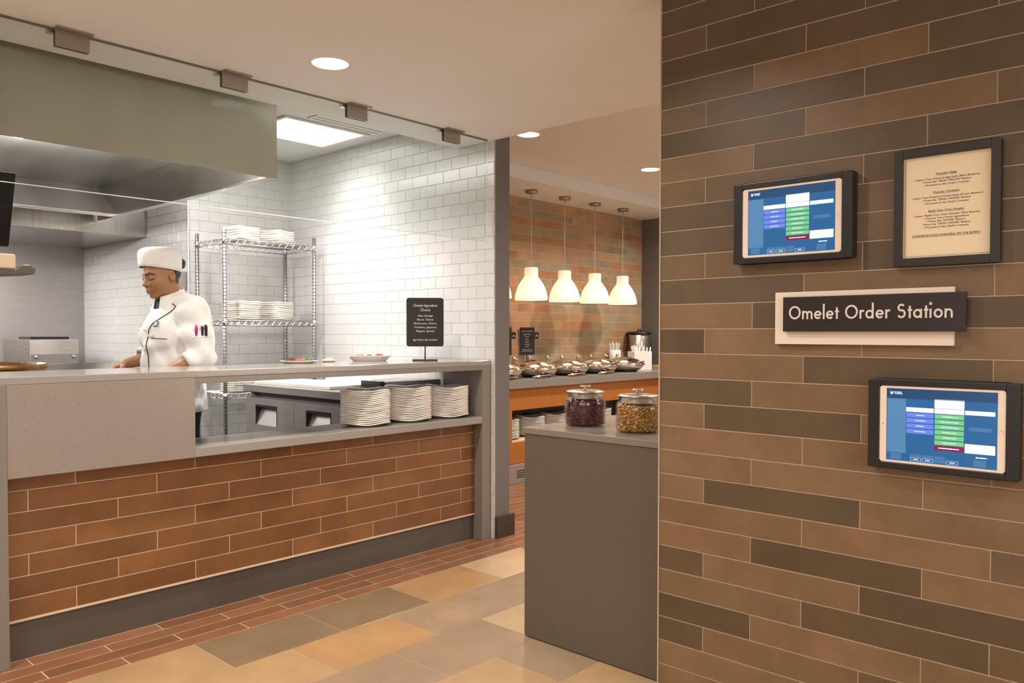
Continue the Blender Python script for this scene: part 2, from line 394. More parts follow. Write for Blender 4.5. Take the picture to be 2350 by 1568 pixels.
def geo_word(mb, word, x, z, cap, stroke, y, th=.003):
    """geometric sans lettering drawn stroke by stroke; cap = cap height; returns end x"""
    xh = cap * .62; r = xh / 2; asc = cap * 1.12; s = stroke
    cnt = [0]
    def st(pts, closed=False): cnt[0] += 1; ribbon(mb, pts, s, y + .00015 * (cnt[0] % 3), th + .00015 * (cnt[0] % 3) * 2, closed=closed)
    for ch in word:
        if ch == ' ': x += cap * .42; continue
        if ch == 'O':
            R = cap / 2; st(arc(x + R, z + R, R - s / 2, 0, 351, 40), True); x += 2 * R + s * 1.1
        elif ch == 'S':
            w = cap * .30; r1 = cap * .27 - s * .5; r2 = cap * .31 - s * .5
            p = arc(x + w, z + cap - r1 - s / 2, r1 * 1.02, 35, 250, 16, r1) + arc(x + w, z + r2 + s / 2, r2 * 1.02, 75, -150, 18, r2)
            st(p); x += w * 2 + s * 1.3
        elif ch == 'm':
            st([(x + s / 2, z), (x + s / 2, z + xh)])
            q = xh * .30
            for k in range(2):
                cx = x + s / 2 + q + k * 2 * q
                st([(cx - q, z + xh - q - s * .5)] + arc(cx, z + xh - q - s / 2, q, 180, 0, 12) + [(cx + q, z)])
            x += s + 4 * q + s * 1.1
        elif ch == 'n':
            q = xh * .34
            st([(x + s / 2, z), (x + s / 2, z + xh)])
            cx = x + s / 2 + q
            st([(cx - q, z + xh - q - s / 2)] + arc(cx, z + xh - q - s / 2, q, 180, 0, 12) + [(cx + q, z)])
            x += s + 2 * q + s * 1.1
        elif ch == 'r':
            q = xh * .30
            st([(x + s / 2, z), (x + s / 2, z + xh)])
            st(arc(x + s / 2 + q, z + xh - q - s / 2, q, 180, 60, 10)); x += s + q * 1.35 + s * .6
        elif ch == 'e':
            st([(x + s * .6, z + r), (x + 2 * r - s * .6, z + r)])
            st(arc(x + r, z + r, r - s / 2, 0, 318, 28)); x += 2 * r + s * .9
        elif ch == 'o':
            st(arc(x + r, z + r, r - s / 2, 0, 348, 30), True); x += 2 * r + s * 1.0
        elif ch == 'a':
            st(arc(x + r, z + r, r - s / 2, 0, 348, 30), True); st([(x + 2 * r - s / 2, z), (x + 2 * r - s / 2, z + xh)]); x += 2 * r + s * 1.1
        elif ch == 'd':
            st(arc(x + r, z + r, r - s / 2, 0, 348, 30), True); st([(x + 2 * r - s / 2, z), (x + 2 * r - s / 2, z + asc)]); x += 2 * r + s * 1.2
        elif ch == 'l':
            st([(x + s / 2, z), (x + s / 2, z + asc)]); x += s * 2.0
        elif ch == 'i':
            st([(x + s / 2, z), (x + s / 2, z + xh)]); st(arc(x + s / 2, z + cap * .97, s * .32, 0, 330, 8), True); x += s * 2.2
        elif ch == 't':
            st([(x + s * 1.1, z), (x + s * 1.1, z + cap * .84)]); st([(x, z + xh - s / 2), (x + s * 2.3, z + xh - s / 2)]); x += s * 3.0
    return x

# ================================================================== SETTING
def pick(lst):
    return lambda r, m, rnd: lst[rnd.randrange(len(lst))]
def jit(c, rnd, a=.06):
    k = 1 + rnd.uniform(-a, a); return tuple(x * k for x in c)

# ---- floors
TAN = (.40, .255, .13); OLV = (.205, .142, .082); ORG = (.385, .225, .105); GRB = (.305, .212, .136); PCH = (.50, .345, .21)
FL = {(-1, 2): TAN, (-1, 3): OLV, (-1, 4): OLV, (-1, 5): ORG, (-1, 6): PCH,
      (-2, 2): TAN, (-2, 3): ORG, (-2, 4): GRB, (-2, 5): GRB, (-3, 3): GRB, (-3, 4): GRB, (-3, 5): PCH,
      (-4, 3): TAN, (-4, 4): GRB, (-4, 5): GRB, (-5, 4): TAN, (-5, 5): OLV, (-3, 2): TAN, (-4, 2): ORG}
def floor_col(r, m, rnd):
    q = int(m // .497)
    c = FL.get((r, q)) or (TAN, OLV, ORG, GRB, PCH)[rnd.randrange(5)]
    return jit(c, rnd, .04)
structure(tiles('floor', (0, 0, -.001), (1, 0, 0), (0, 1, 0), -3.5, 8.2, -4, 3.112, .497, .3284,
      lambda r: 1.4852 if r % 2 else 2.2262, floor_col, [M['floor_tile'], M['tan_grout']], g=.0028, t=.0010, ch=.0004, vbase=3.112, back=.05))
BRN = [(.24, .105, .05), (.21, .09, .042), (.26, .118, .058)]
def brn_col(r, m, rnd): return jit(BRN[rnd.randrange(3)], rnd)
for nm, a, b, c, d in (('floor_border', -3.5, 3.51, 3.112, 3.475), ('floor_passage', 3.51, 8.2, 3.112, 4.52)):
    structure(tiles(nm, (0, 0, -.001), (1, 0, 0), (0, 1, 0), a, b, c, d, .4985, .0858,
          lambda r: 1.2334 if r % 2 == 0 else .978, brn_col, [M['floor_brown'], M['pale_grout']], g=.0045, t=.0010, ch=.0004, vbase=3.112, back=.05))
structure(box_part('floor_kitchen', (-1.5, 3.51, 3.475, 7.7, -.05, 0), M['quarry'], None, 0))
structure(box_part('floor_buffet', (3.51, 8.2, 4.52, 5.2, -.05, 0), M['quarry'], None, 0))

# ---- right wall with the long brown tiles
DK = (.094, .061, .032); MD = (.178, .106, .054); MM = (.132, .082, .042)
ROWS = {-1: 'DDDD', 0: 'DDDD', 1: 'mDDD', 2: 'DDDD', 3: 'DMDD', 4: 'mDDD', 5: 'DMmD', 6: 'MDDD', 7: 'mmDD', 8: 'DmDD', 9: 'DmDD', 10: 'mmDm', 11: 'DMMm',
        12: 'MDDD', 13: 'DMMM', 14: 'MDMM', 15: 'DMMm', 16: 'MDMM', 17: 'MMMm', 18: 'MMMM', 19: 'MDMM', 20: 'MMmM', 21: 'MDMM', 22: 'DMDD', 23: 'MDmD',
        24: 'DMMM', 25: 'DMmM', 26: 'MMmM', 27: 'MDMM', 28: 'DMMD'}
CNT = {}
def wall_col(b, m, rnd):
    r = 26 - b; k = CNT.get(r, 0); CNT[r] = k + 1
    s = ROWS.get(r, 'DMDM'); ch = s[k] if k < len(s) else rnd.choice('DMm')
    c = {'D': DK, 'M': MD, 'm': MM}[ch]
    c = jit(c, rnd, .07)
    w = rnd.random()
    return (c[0], c[1] * (.97 + .06 * w), c[2] * (.93 + .14 * w))
def wall_joint(b):
    r = 26 - b
    return -(1.2944 - (.1655 * ((r - 1) % 3) if False else {0: 0, 2: .1660, 1: .3301}[(r - 1) % 3]))
structure(tiles('wall_right', (2.354, 0, 0), (0, -1, 0), (0, 0, 1), -1.462, 4., 0, 2.445, .5, .0826, wall_joint, wall_col,
      [M['brown_tile'], M['tan_grout']], vbase=.128, g=.0032, back=.2))
structure(box_part('trim_1', (2.3495, 2.36, 1.462, 1.4665, 0, 2.445), M['tan_grout'], None, 0))
structure(box_part('wall_right_end', (2.36, 2.55, 1.4625, 1.4665, 0, 2.445), M['grey_paint'], None, 0))

# ---- ceilings
structure(box_part('ceiling', (-3.5, 3.51, -4, 3.683, 2.445, 2.9), M['ceiling'], None, 0))
structure(box_part('ceiling_passage', (3.51, 8.2, -4, 4.46, 2.68, 2.9), M['ceiling'], None, 0))
structure(box_part('ceiling_soffit', (3.648, 8.2, 4.46, 5.2, 2.565, 2.9), M['ceiling'], None, 0))
structure(box_part('ceiling_kitchen', (-1.5, 3.514, 3.683, 7.7, 2.634, 2.9), M['kitchen_ceiling'], None, 0))
# ---- plain walls
for nm, d in (('fill_frame_1', (-2.75, 1.55, -4.0, -3.96, .70, 2.40)), ('fill_frame_3', (3.95, 7.65, -4.0, -3.96, .70, 2.40)), ('fill_frame_2', (-3.5, -3.46, -2.65, 1.45, .70, 2.40))):  # added window frames around the unseen fill lights, out of view
    x0, x1, y0, y1, z0, z1 = d; f = MB()
    if nm != 'fill_frame_2':
        for a, b in ((x0, x0 + .05), (x1 - .05, x1)): f.box(a, b, y0, y1, z0, z1)
        for a, b in ((z0, z0 + .05), (z1 - .05, z1)): f.box(x0 + .05, x1 - .05, y0, y1, a, b)
    else:
        for a, b in ((y0, y0 + .05), (y1 - .05, y1)): f.box(x0, x1, a, b, z0, z1)
        for a, b in ((z0, z0 + .05), (z1 - .05, z1)): f.box(x0, x1, y0 + .05, y1 - .05, a, b)
    structure(f.build(nm, M['trim_white'], None, .002))
structure(box_part('wall_left', (-3.6, -3.5, -4, 3.5, 0, 2.445), M['cream_wall'], None, 0))
structure(box_part('wall_rear', (-3.6, 8.3, -4.1, -4, 0, 2.9), M['cream_wall'], None, 0))
structure(box_part('wall_front', (-3.5, .66, 3.42, 3.50, 0, 2.445), M['cream_wall'], None, 0))
structure(box_part('wall_far_right', (8.2, 8.3, -4, 4.46, 0, 2.9), M['cream_wall'], None, 0))
structure(box_part('wall_kitchen_left', (-1.6, -1.5, 3.5, 7.7, 0, 2.7), M['cream_wall'], None, 0))
# ---- white subway tile walls
def sub_col(r, m, rnd): return jit((.67, .655, .64), rnd, .02)
SM = [M['white_tile'], M['white_grout']]
for nm, o, u, a, b, z0, z1, j0 in (('wall_kitchen_right', (3.514, 0, 0), (0, -1, 0), -5.634, -3.362, 0, 2.634, -3.592),
                           ('wall_kitchen_back', (0, 5.634, 0), (1, 0, 0), 2.664, 3.514, 0, 2.634, 3.061),
                           ('wall_alcove', (2.668, 0, 0), (0, -1, 0), -7.66, -5.63, 0, 2.634, -5.70)):
    structure(tiles(nm, o, u, (0, 0, 1), a, b, z0, z1, .1525, .0758, (lambda q: (lambda r: q + (.0762 if r % 2 else 0)))(j0), sub_col, SM,
          vbase=2.394 - .0758 * 31, g=.0024, t=.0016, ch=.0008, back=.008))
structure(box_part('wall_back_core', (2.676, 3.68, 5.642, 5.8, 0, 2.7), M['grey_paint'], None, 0))
structure(box_part('wall_alcove_core', (2.676, 2.8, 5.8, 7.7, 0, 2.7), M['grey_paint'], None, 0))
structure(box_part('wall_partition', (3.522, 3.648, 3.36, 5.65, 0, 2.68), M['grey_paint'], None, .002))
structure(box_part('trim_corner', (2.6635, 2.672, 5.624, 5.634, 0, 2.634), M['white_china'], None, .002))
structure(box_part('baseboard_partition', (3.519, 3.685, 3.345, 3.36, 0, .135), M['dark_base'], None, .003))
structure(box_part('wall_alcove_back', (-1.5, 2.668, 7.66, 7.76, 0, 2.7), M['steel_dark'], None, 0))
# ---- buffet wall
BF = [(.43, .23, .125), (.42, .21, .105), (.36, .285, .18), (.38, .25, .15), (.41, .26, .145), (.33, .265, .175), (.45, .28, .16)]
def buf_col(r, m, rnd): return jit(BF[rnd.randrange(len(BF))], rnd)
structure(tiles('wall_buffet', (0, 5.054, 0), (1, 0, 0), (0, 0, 1), 3.648, 7.725, 0, 2.565, .5, .0829, lambda r: 5.6057 + {0: 0, 1: .1667, 2: .3333}[(r - 30) % 3],
      buf_col, [M['terracotta'], M['pale_grout']], vbase=2.4667 - .0829 * 30, g=.004, back=.1))
structure(box_part('wall_buffet_end', (7.725, 8.2, 3.9, 5.15, 0, 2.68), M['grey_paint'], None, .002))

# ================================================================== SERVING COUNTER
ct = thing('serving_counter', 'long grey quartz pass-through counter with a terracotta tile front, in front of the cook', 'counter', (2.15, 3.6, 0))
def cpart(name, d, m, bevel=.003):
    x0, x1, y0, y1, z0, z1 = d
    return box_part(name, (x0 - 2.15, x1 - 2.15, y0 - 3.6, y1 - 3.6, z0, z1), M[m], ct, bevel)
cpart('counter_top', (.78, 3.51, 3.388, 3.90, 1.0715, 1.1015), 'quartz_top', .003)
cpart('top_beam', (1.632, 3.435, 3.3895, 3.43, 1.044, 1.0715), 'quartz_side', .001)
cpart('side_panel', (.905, 1.632, 3.3885, 3.74, .7175, 1.0715), 'quartz', .002)
cpart('leg', (.78, .905, 3.386, 3.74, 0, 1.0715), 'quartz_side', .002)
cpart('leg', (3.435, 3.515, 3.3885, 3.74, 0, 1.0715), 'quartz_side', .002)
cpart('shelf', (1.632, 3.435, 3.389, 3.72, .7175, .76), 'quartz_top', .003)
cpart('underside_panel', (.905, 3.435, 3.47, 3.70, .02, .7175), 'kick', 0)
tl = tiles('tile_front', (-2.15, 3.459 - 3.6, 0), (1, 0, 0), (0, 0, 1), .905, 3.435, .155, .7175, .4985, .0835,
      lambda r: (1.163, 1.327, 1.4905)[r % 3], lambda r, m, rnd: jit([(.205, .088, .032), (.185, .078, .027), (.228, .099, .037)][rnd.randrange(3)], rnd, .05),
      [M['terracotta'], M['pale_grout']], vbase=.157, g=.004, parent=ct, back=.011)
cpart('kick_plate', (.905, 3.435, 3.464, 3.47, 0, .150), 'kick', 0)
cpart('kick_trim', (.905, 3.435, 3.452, 3.468, .150, .156), 'cream_edge', 0)

# sneeze guard glass hung from the ceiling + its four clamps
sg = thing('sneeze_guard', 'wide clear glass sneeze guard hanging from the ceiling above the serving counter', 'sneeze guard', (2.1, 3.39, 2.445))
MB().box(.66 - 2.1, 3.476 - 2.1, -.004, .004, 1.831 - 2.445, -.006).build('glass_pane', M['glass'], sg)
e = MB(); e.box(.66 - 2.1, 3.476 - 2.1, -.0042, .0042, 1.8285 - 2.445, 1.831 - 2.445); e.box(3.476 - 2.1, 3.4785 - 2.1, -.0042, .0042, 1.8285 - 2.445, -.006); e.build('polished_edge', M['glass_edge'], sg)
MB().box(.66 - 2.1, 3.476 - 2.1, -.006, .006, -.007, -.0005).build('top_channel', M['nickel_edge'], sg)
for a, b in ((1.0756, 1.2145), (1.7496, 1.9026), (2.4255, 2.5851), (3.0906, 3.2631)):
    c = (a + b) / 2 - 2.1
    k = box_part('clamp', (c - .062, c + .062, -.0145, -.0045, -.068, 0), M['nickel'], sg, .001)
    box_part('clamp_flange', (c - .066, c + .066, -.05, -.0145, -.007, 0), M['nickel'], k, .001)
    box_part('clamp_plate', (c - .062, c + .062, .0045, .0125, -.068, 0), M['nickel_edge'], k, .001)
    box_part('ceiling_bracket', (c - .085, c - .062, .005, .03, -.018, 0), M['wire'], k, .001)

# ================================================================== PLATES
def square_plate_mesh(name, half, h, m, rimlift=.012, n=48, pw=4.2, rings=None):
    """square china plate with rounded corners that curl up; wavy rim"""
    rings = rings or ((.0, .0035), (.62, .0035), (.70, .006), (.88, .0105), (1., .014))
    vs = []; fs = []
    def P(t, f, z, off=0):
        c, s = math.cos(t), math.sin(t); r = (abs(c) ** pw + abs(s) ** pw) ** (-1 / pw)
        cor = (r - 1) / (2 ** (.5 - 1 / pw) - 1 + 1e-9)
        return (half * f * r * c, half * f * r * s, z + rimlift * cor * max(0, f - .6) / .4 + off)
    layers = [(f, z) for f, z in rings]
    under = [(1., -.0062), (.88, -.005), (.70, -.0045), (.60, -.0045)]
    seq = [(f, z, 0) for f, z in layers[1:]] + [(f, layers[-1][1] if f == 1. else dict(layers).get(f, .0035), o) for f, o in under]
    vs.append((0, 0, layers[0][1]))
    for f, z, o in seq:
        for k in range(n): vs.append(P(2 * PI * k / n, f, z, o))
    for k in range(n): fs.append((0, 1 + k, 1 + (k + 1) % n))
    for i in range(len(seq) - 1):
        for k in range(n):
            a = 1 + i * n; b = a + n; k2 = (k + 1) % n; fs.append((a + k, b + k, b + k2, a + k2))
    last = 1 + (len(seq) - 1) * n; fs.append(tuple(last + k for k in range(n)))
    zmin = min(v[2] for v in vs); vs = [(x, y, z - zmin) for x, y, z in vs]
    me = bpy.data.meshes.new(name); me.from_pydata(vs, [], fs); me.materials.append(m)
    for p in me.polygons: p.use_smooth = True
    bm = bmesh.new(); bm.from_mesh(me); bmesh.ops.recalc_face_normals(bm, faces=bm.faces); bm.to_mesh(me); bm.free()
    return me
PL_BIG = square_plate_mesh('dinner_plate', .136, 0, M['plate'], .011, pw=2.6)
PL_RACK = square_plate_mesh('dinner_plate_flat', .101, 0, M['plate'], .004, pw=9., rings=((.0, .0035), (.70, .0035), (.80, .008), (.92, .012), (1., .013)))
PLATES = []
def stack(x, y, z, n, me, pitch, rot, where, group, jitter=.002):
    for i in range(n):
        o = bpy.data.objects.new('dinner_plate', me); COL.objects.link(o)
        o.location = (x + RND.uniform(-jitter, jitter), y + RND.uniform(-jitter, jitter), z + i * pitch + .0004)
        o.rotation_euler = (0, 0, rot + RND.uniform(-.05, .05))
        k = n - 1 - i
        tag(o, f'{ordinal(k, n)} cream plate of {where}', 'plate', group)
        PLATES.append(o)
RC = math.radians(-34)
stack(2.683, 3.555, .76, 19, PL_BIG, .0099, RC, 'the leftmost stack on the pass-through shelf', 'plates on the pass-through shelf')
stack(2.985, 3.555, .76, 19, PL_BIG, .0099, RC, 'the middle stack on the pass-through shelf', 'plates on the pass-through shelf')
stack(3.283, 3.552, .76, 18, PL_BIG, .0099, RC, 'the rightmost stack on the pass-through shelf', 'plates on the pass-through shelf')

# ================================================================== COUNTER-TOP SIGN
def round_rect(w, h, r, n=6):
    p = []
    for cx, cz, a in ((w / 2 - r, h / 2 - r, 0), (-w / 2 + r, h / 2 - r, 90), (-w / 2 + r, -h / 2 + r, 180), (w / 2 - r, -h / 2 + r, 270)):
        for i in range(n + 1):
            t = math.radians(a + 90 * i / n); p.append((cx + r * math.cos(t), cz + r * math.sin(t)))
    return p
sn = thing('ingredient_sign', 'black chalkboard sign listing omelet ingredients, on a stand at the counter end', 'sign', (3.16, 3.60, 1.1015), math.radians(-41.7))
MB().prism([(x, z + .2325) for x, z in round_rect(.222, .292, .016)], 'y', -.006, .006).build('board', M['black_matte'], sn, .001)
MB().tube([(0, 0, .008), (0, 0, .09)], .004).build('post', M['black'], sn)
box_part('base', (-.075, .075, -.04, .04, 0, .010), M['dark_base'], sn, .002)
for nm_, grp in (('title_lettering', (('Omelet Ingredient', .0235, .325), ('Choices', .0235, .299))), ('list_lettering', (('Ham, Sausage', .0165, .266), ('Bacon, Cheese', .0165, .243), ('Mushrooms, Onions,', .0165, .220),
                 ('Tomatoes, Jalapenos', .0165, .197), ('Peppers, Spinach', .0165, .174))), ('footer_lettering', (('Egg Whites Also Available', .0145, .122),))):
  t = MB()
  for s, sz, z in grp:
    text_to(t, s, sz, 0, -.0065, z, shear=.3, fitw={'Omelet Ingredient': .145, 'Egg Whites Also Available': .145, 'Choices': .06}.get(s))
  t.build(nm_, M['chalk'], sn)
for s, sz, z in () and (('Omelet Ingredient', .0235, .325), ('Choices', .0235, .299), ('Ham, Sausage', .0165, .266), ('Bacon, Cheese', .0165, .243), ('Mushrooms, Onions,', .0165, .220),
                 ('Tomatoes, Jalapenos', .0165, .197), ('Peppers, Spinach', .0165, .174), ('Egg Whites Also Available', .0145, .122)):
    text_to(t, s, sz, 0, -.0065, z, shear=.3, fitw={'Omelet Ingredient': .145, 'Egg Whites Also Available': .145, 'Choices': .06}.get(s))


# ================================================================== FOOD PLATTERS ON THE COUNTER
def bits(mb, n, cx, cy, rx, ry, z0, h, size, mi, rnd, flat=.6):
    for _ in range(n):
        a = rnd.uniform(0, 2 * PI); q = math.sqrt(rnd.random()); x = cx + rx * q * math.cos(a); y = cy + ry * q * math.sin(a)
        z = z0 + h * (1 - q * q) * rnd.uniform(.5, 1)
        s = size * rnd.uniform(.6, 1.3); R = Matrix.Rotation(rnd.uniform(0, PI), 3, 'Z') @ Matrix.Rotation(rnd.uniform(-.6, .6), 3, 'X')
        vs = [Vector((sx * s, sy * s * .7, sz * s * flat)) for sx in (-1, 1) for sy in (-1, 1) for sz in (-1, 1)]
        mb.add([tuple(R @ v + Vector((x, y, z))) for v in vs], [(0, 1, 3, 2), (4, 6, 7, 5), (0, 4, 5, 1), (2, 3, 7, 6), (0, 2, 6, 4), (1, 5, 7, 3)], mi)
FOOD = {'bacon': mat('bacon_bits', (.22, .085, .035), .6), 'tomato': mat('diced_tomato', (.62, .09, .04), .35), 'green': mat('chopped_greens', (.16, .26, .035), .6),
        'ham': mat('diced_ham', (.70, .27, .19), .5), 'mush': mat('mushrooms', (.30, .15, .05), .6), 'onion': mat('onion', (.78, .76, .52), .5)}
def platter(name, label, loc, rot, a, b, depth, foods, bowl=False):
    r = thing(name, label, 'platter', loc, rot)
    pr = [(.72, 0), (.78, .002), (1., depth), (1.06, depth + .001), (1.06, depth + .004), (.98, depth + .004), (.76, .006), (0, .006)]
    MB().lathe([(0.0001, 0)] + pr, 40, sx=a, sy=b).build('dish', M['white_china'], r)
    rnd = random.Random(3)
    for nm, fm, cx, rx, n, h, sz in foods:
        mb = MB(); bits(mb, n, cx, 0, rx, b * .62, .006 + depth * .45, h, sz, 0, rnd); o = mb.build(nm, FOOD[fm], r); o['kind'] = 'stuff'
    return r
VA = math.radians(-33)
platter('food_platter', 'shallow white platter with bacon bits, diced tomato and chopped greens on the counter', (2.44, 3.83, 1.1015), VA, .098, .06, .010,
        [('bacon_bits', 'bacon', -.045, .03, 90, .018, .006), ('diced_tomato', 'tomato', .0, .03, 70, .012, .006), ('chopped_greens', 'green', .05, .026, 110, .016, .005)])
platter('food_bowl', 'deep white dish with diced ham, mushrooms and peppers, right of the shallow platter', (2.90, 3.80, 1.1015), VA, .125, .06, .030,
        [('diced_ham', 'ham', -.06, .05, 110, .018, .007), ('mushrooms', 'mush', .0, .03, 70, .020, .006), ('diced_peppers', 'tomato', .055, .034, 80, .022, .007)])
platter('onion_dish', 'small white dish heaped with pale chopped onion between the two food dishes', (2.655, 3.86, 1.1015), VA, .042, .034, .008,
        [('chopped_onion', 'onion', 0, .030, 80, .012, .005)])

# ================================================================== CONSOLE WITH JARS
co = thing('console_counter', 'dark grey quartz console counter beside the end of the brown tile wall', 'console', (2.8, 1.9, 0))
box_part('body', (2.4645 - 2.8, 3.30 - 2.8, 1.47 - 1.9, 2.184 - 1.9, .004, .852), M['console'], co, .002)
box_part('counter_top', (2.46 - 2.8, 3.31 - 2.8, 1.468 - 1.9, 2.190 - 1.9, .852, .878), M['console_top'], co, .002)
def jar(label, loc, cmat, cname, rot, rnd):
    r = thing('glass_jar', label, 'jar', loc, rot, 'lidded glass jars on the console')
    R = .0875
    prof = [(.0001, .004), (R * .80, .004), (R * .86, 0), (R * .93, .002), (R, .012), (R, .100), (R * .985, .110), (R * .92, .1175), (R * .86, .120), (R * .86, .126)]
    inner = [(p[0] - .004 if p[0] > .01 else p[0], p[1] + (.005 if i < 4 else 0)) for i, p in enumerate(prof)]
    g = MB(); g.lathe(prof, 40, closed=True); g.lathe(list(reversed([(a, b) for a, b in inner])), 40, closed=True); g.build('jar_body', M['jar_glass'], r)
    ld = MB().lathe([(.0001, .116), (R * .84, .116), (R * .86, .119), (R * .855, .142), (R * .93, .143), (R * .94, .1455), (R * .80, .149), (R * .3, .1515), (.0001, .152)], 40).build('lid', M['lid_steel'], r)
    MB().lathe([(.006, .150), (.0055, .160), (.010, .164), (.0235, .1655), (.0245, .1675), (.0235, .1695), (.0001, .170)], 24).build('knob', M['steel'], ld)
    c = MB()
    for _ in range(2300):
        a = rnd.uniform(0, 2 * PI); h = rnd.uniform(.009, .105); top = rnd.random() < .14
        q = R - .009 - rnd.uniform(0, .006)
        if top: q *= math.sqrt(rnd.random()); h = .103 + rnd.uniform(-.003, .005)
        x, y = q * math.cos(a), q * math.sin(a); s = rnd.uniform(.0035, .0058)
        m3 = Matrix.Rotation(rnd.uniform(0, PI), 3, 'X') @ Matrix.Rotation(rnd.uniform(0, PI), 3, 'Z') @ Matrix.Rotation(rnd.uniform(0, PI), 3, 'Y')
        vs = [(1.1, 0, 0), (-1.1, 0, 0), (0, .9, 0), (0, -.9, 0), (0, 0, .7), (0, 0, -.7)]
        c.add([tuple(m3 @ (Vector(v) * s) + Vector((x, y, h))) for v in vs], [(0, 2, 4), (2, 1, 4), (1, 3, 4), (3, 0, 4), (2, 0, 5), (1, 2, 5), (3, 1, 5), (0, 3, 5)], rnd.choice((0, 0, 1, 2)), True)
    c.lathe([(.0001, .009), (R - .0125, .009), (R - .0125, .102), (.0001, .102)], 24, mi=1)
    o = c.build(cname, cmat, r); o['kind'] = 'stuff'
    return r
jar('lidded glass jar of dark red dried cranberries on the grey console', (2.69, 2.04, .878), [mat('cranberry', (.11, .008, .02), .3), mat('cranberry_dark', (.04, .003, .010), .4), mat('cranberry_light', (.20, .022, .045), .3)], 'dried_cranberries', .3, random.Random(5))
jar('lidded glass jar of golden granola on the grey console, beside the brown wall', (2.655, 1.752, .878), [mat('granola', (.52, .27, .05), .6), mat('granola_dark', (.28, .11, .02), .6), mat('granola_light', (.72, .46, .14), .6)], 'golden_granola', 1.1, random.Random(6))

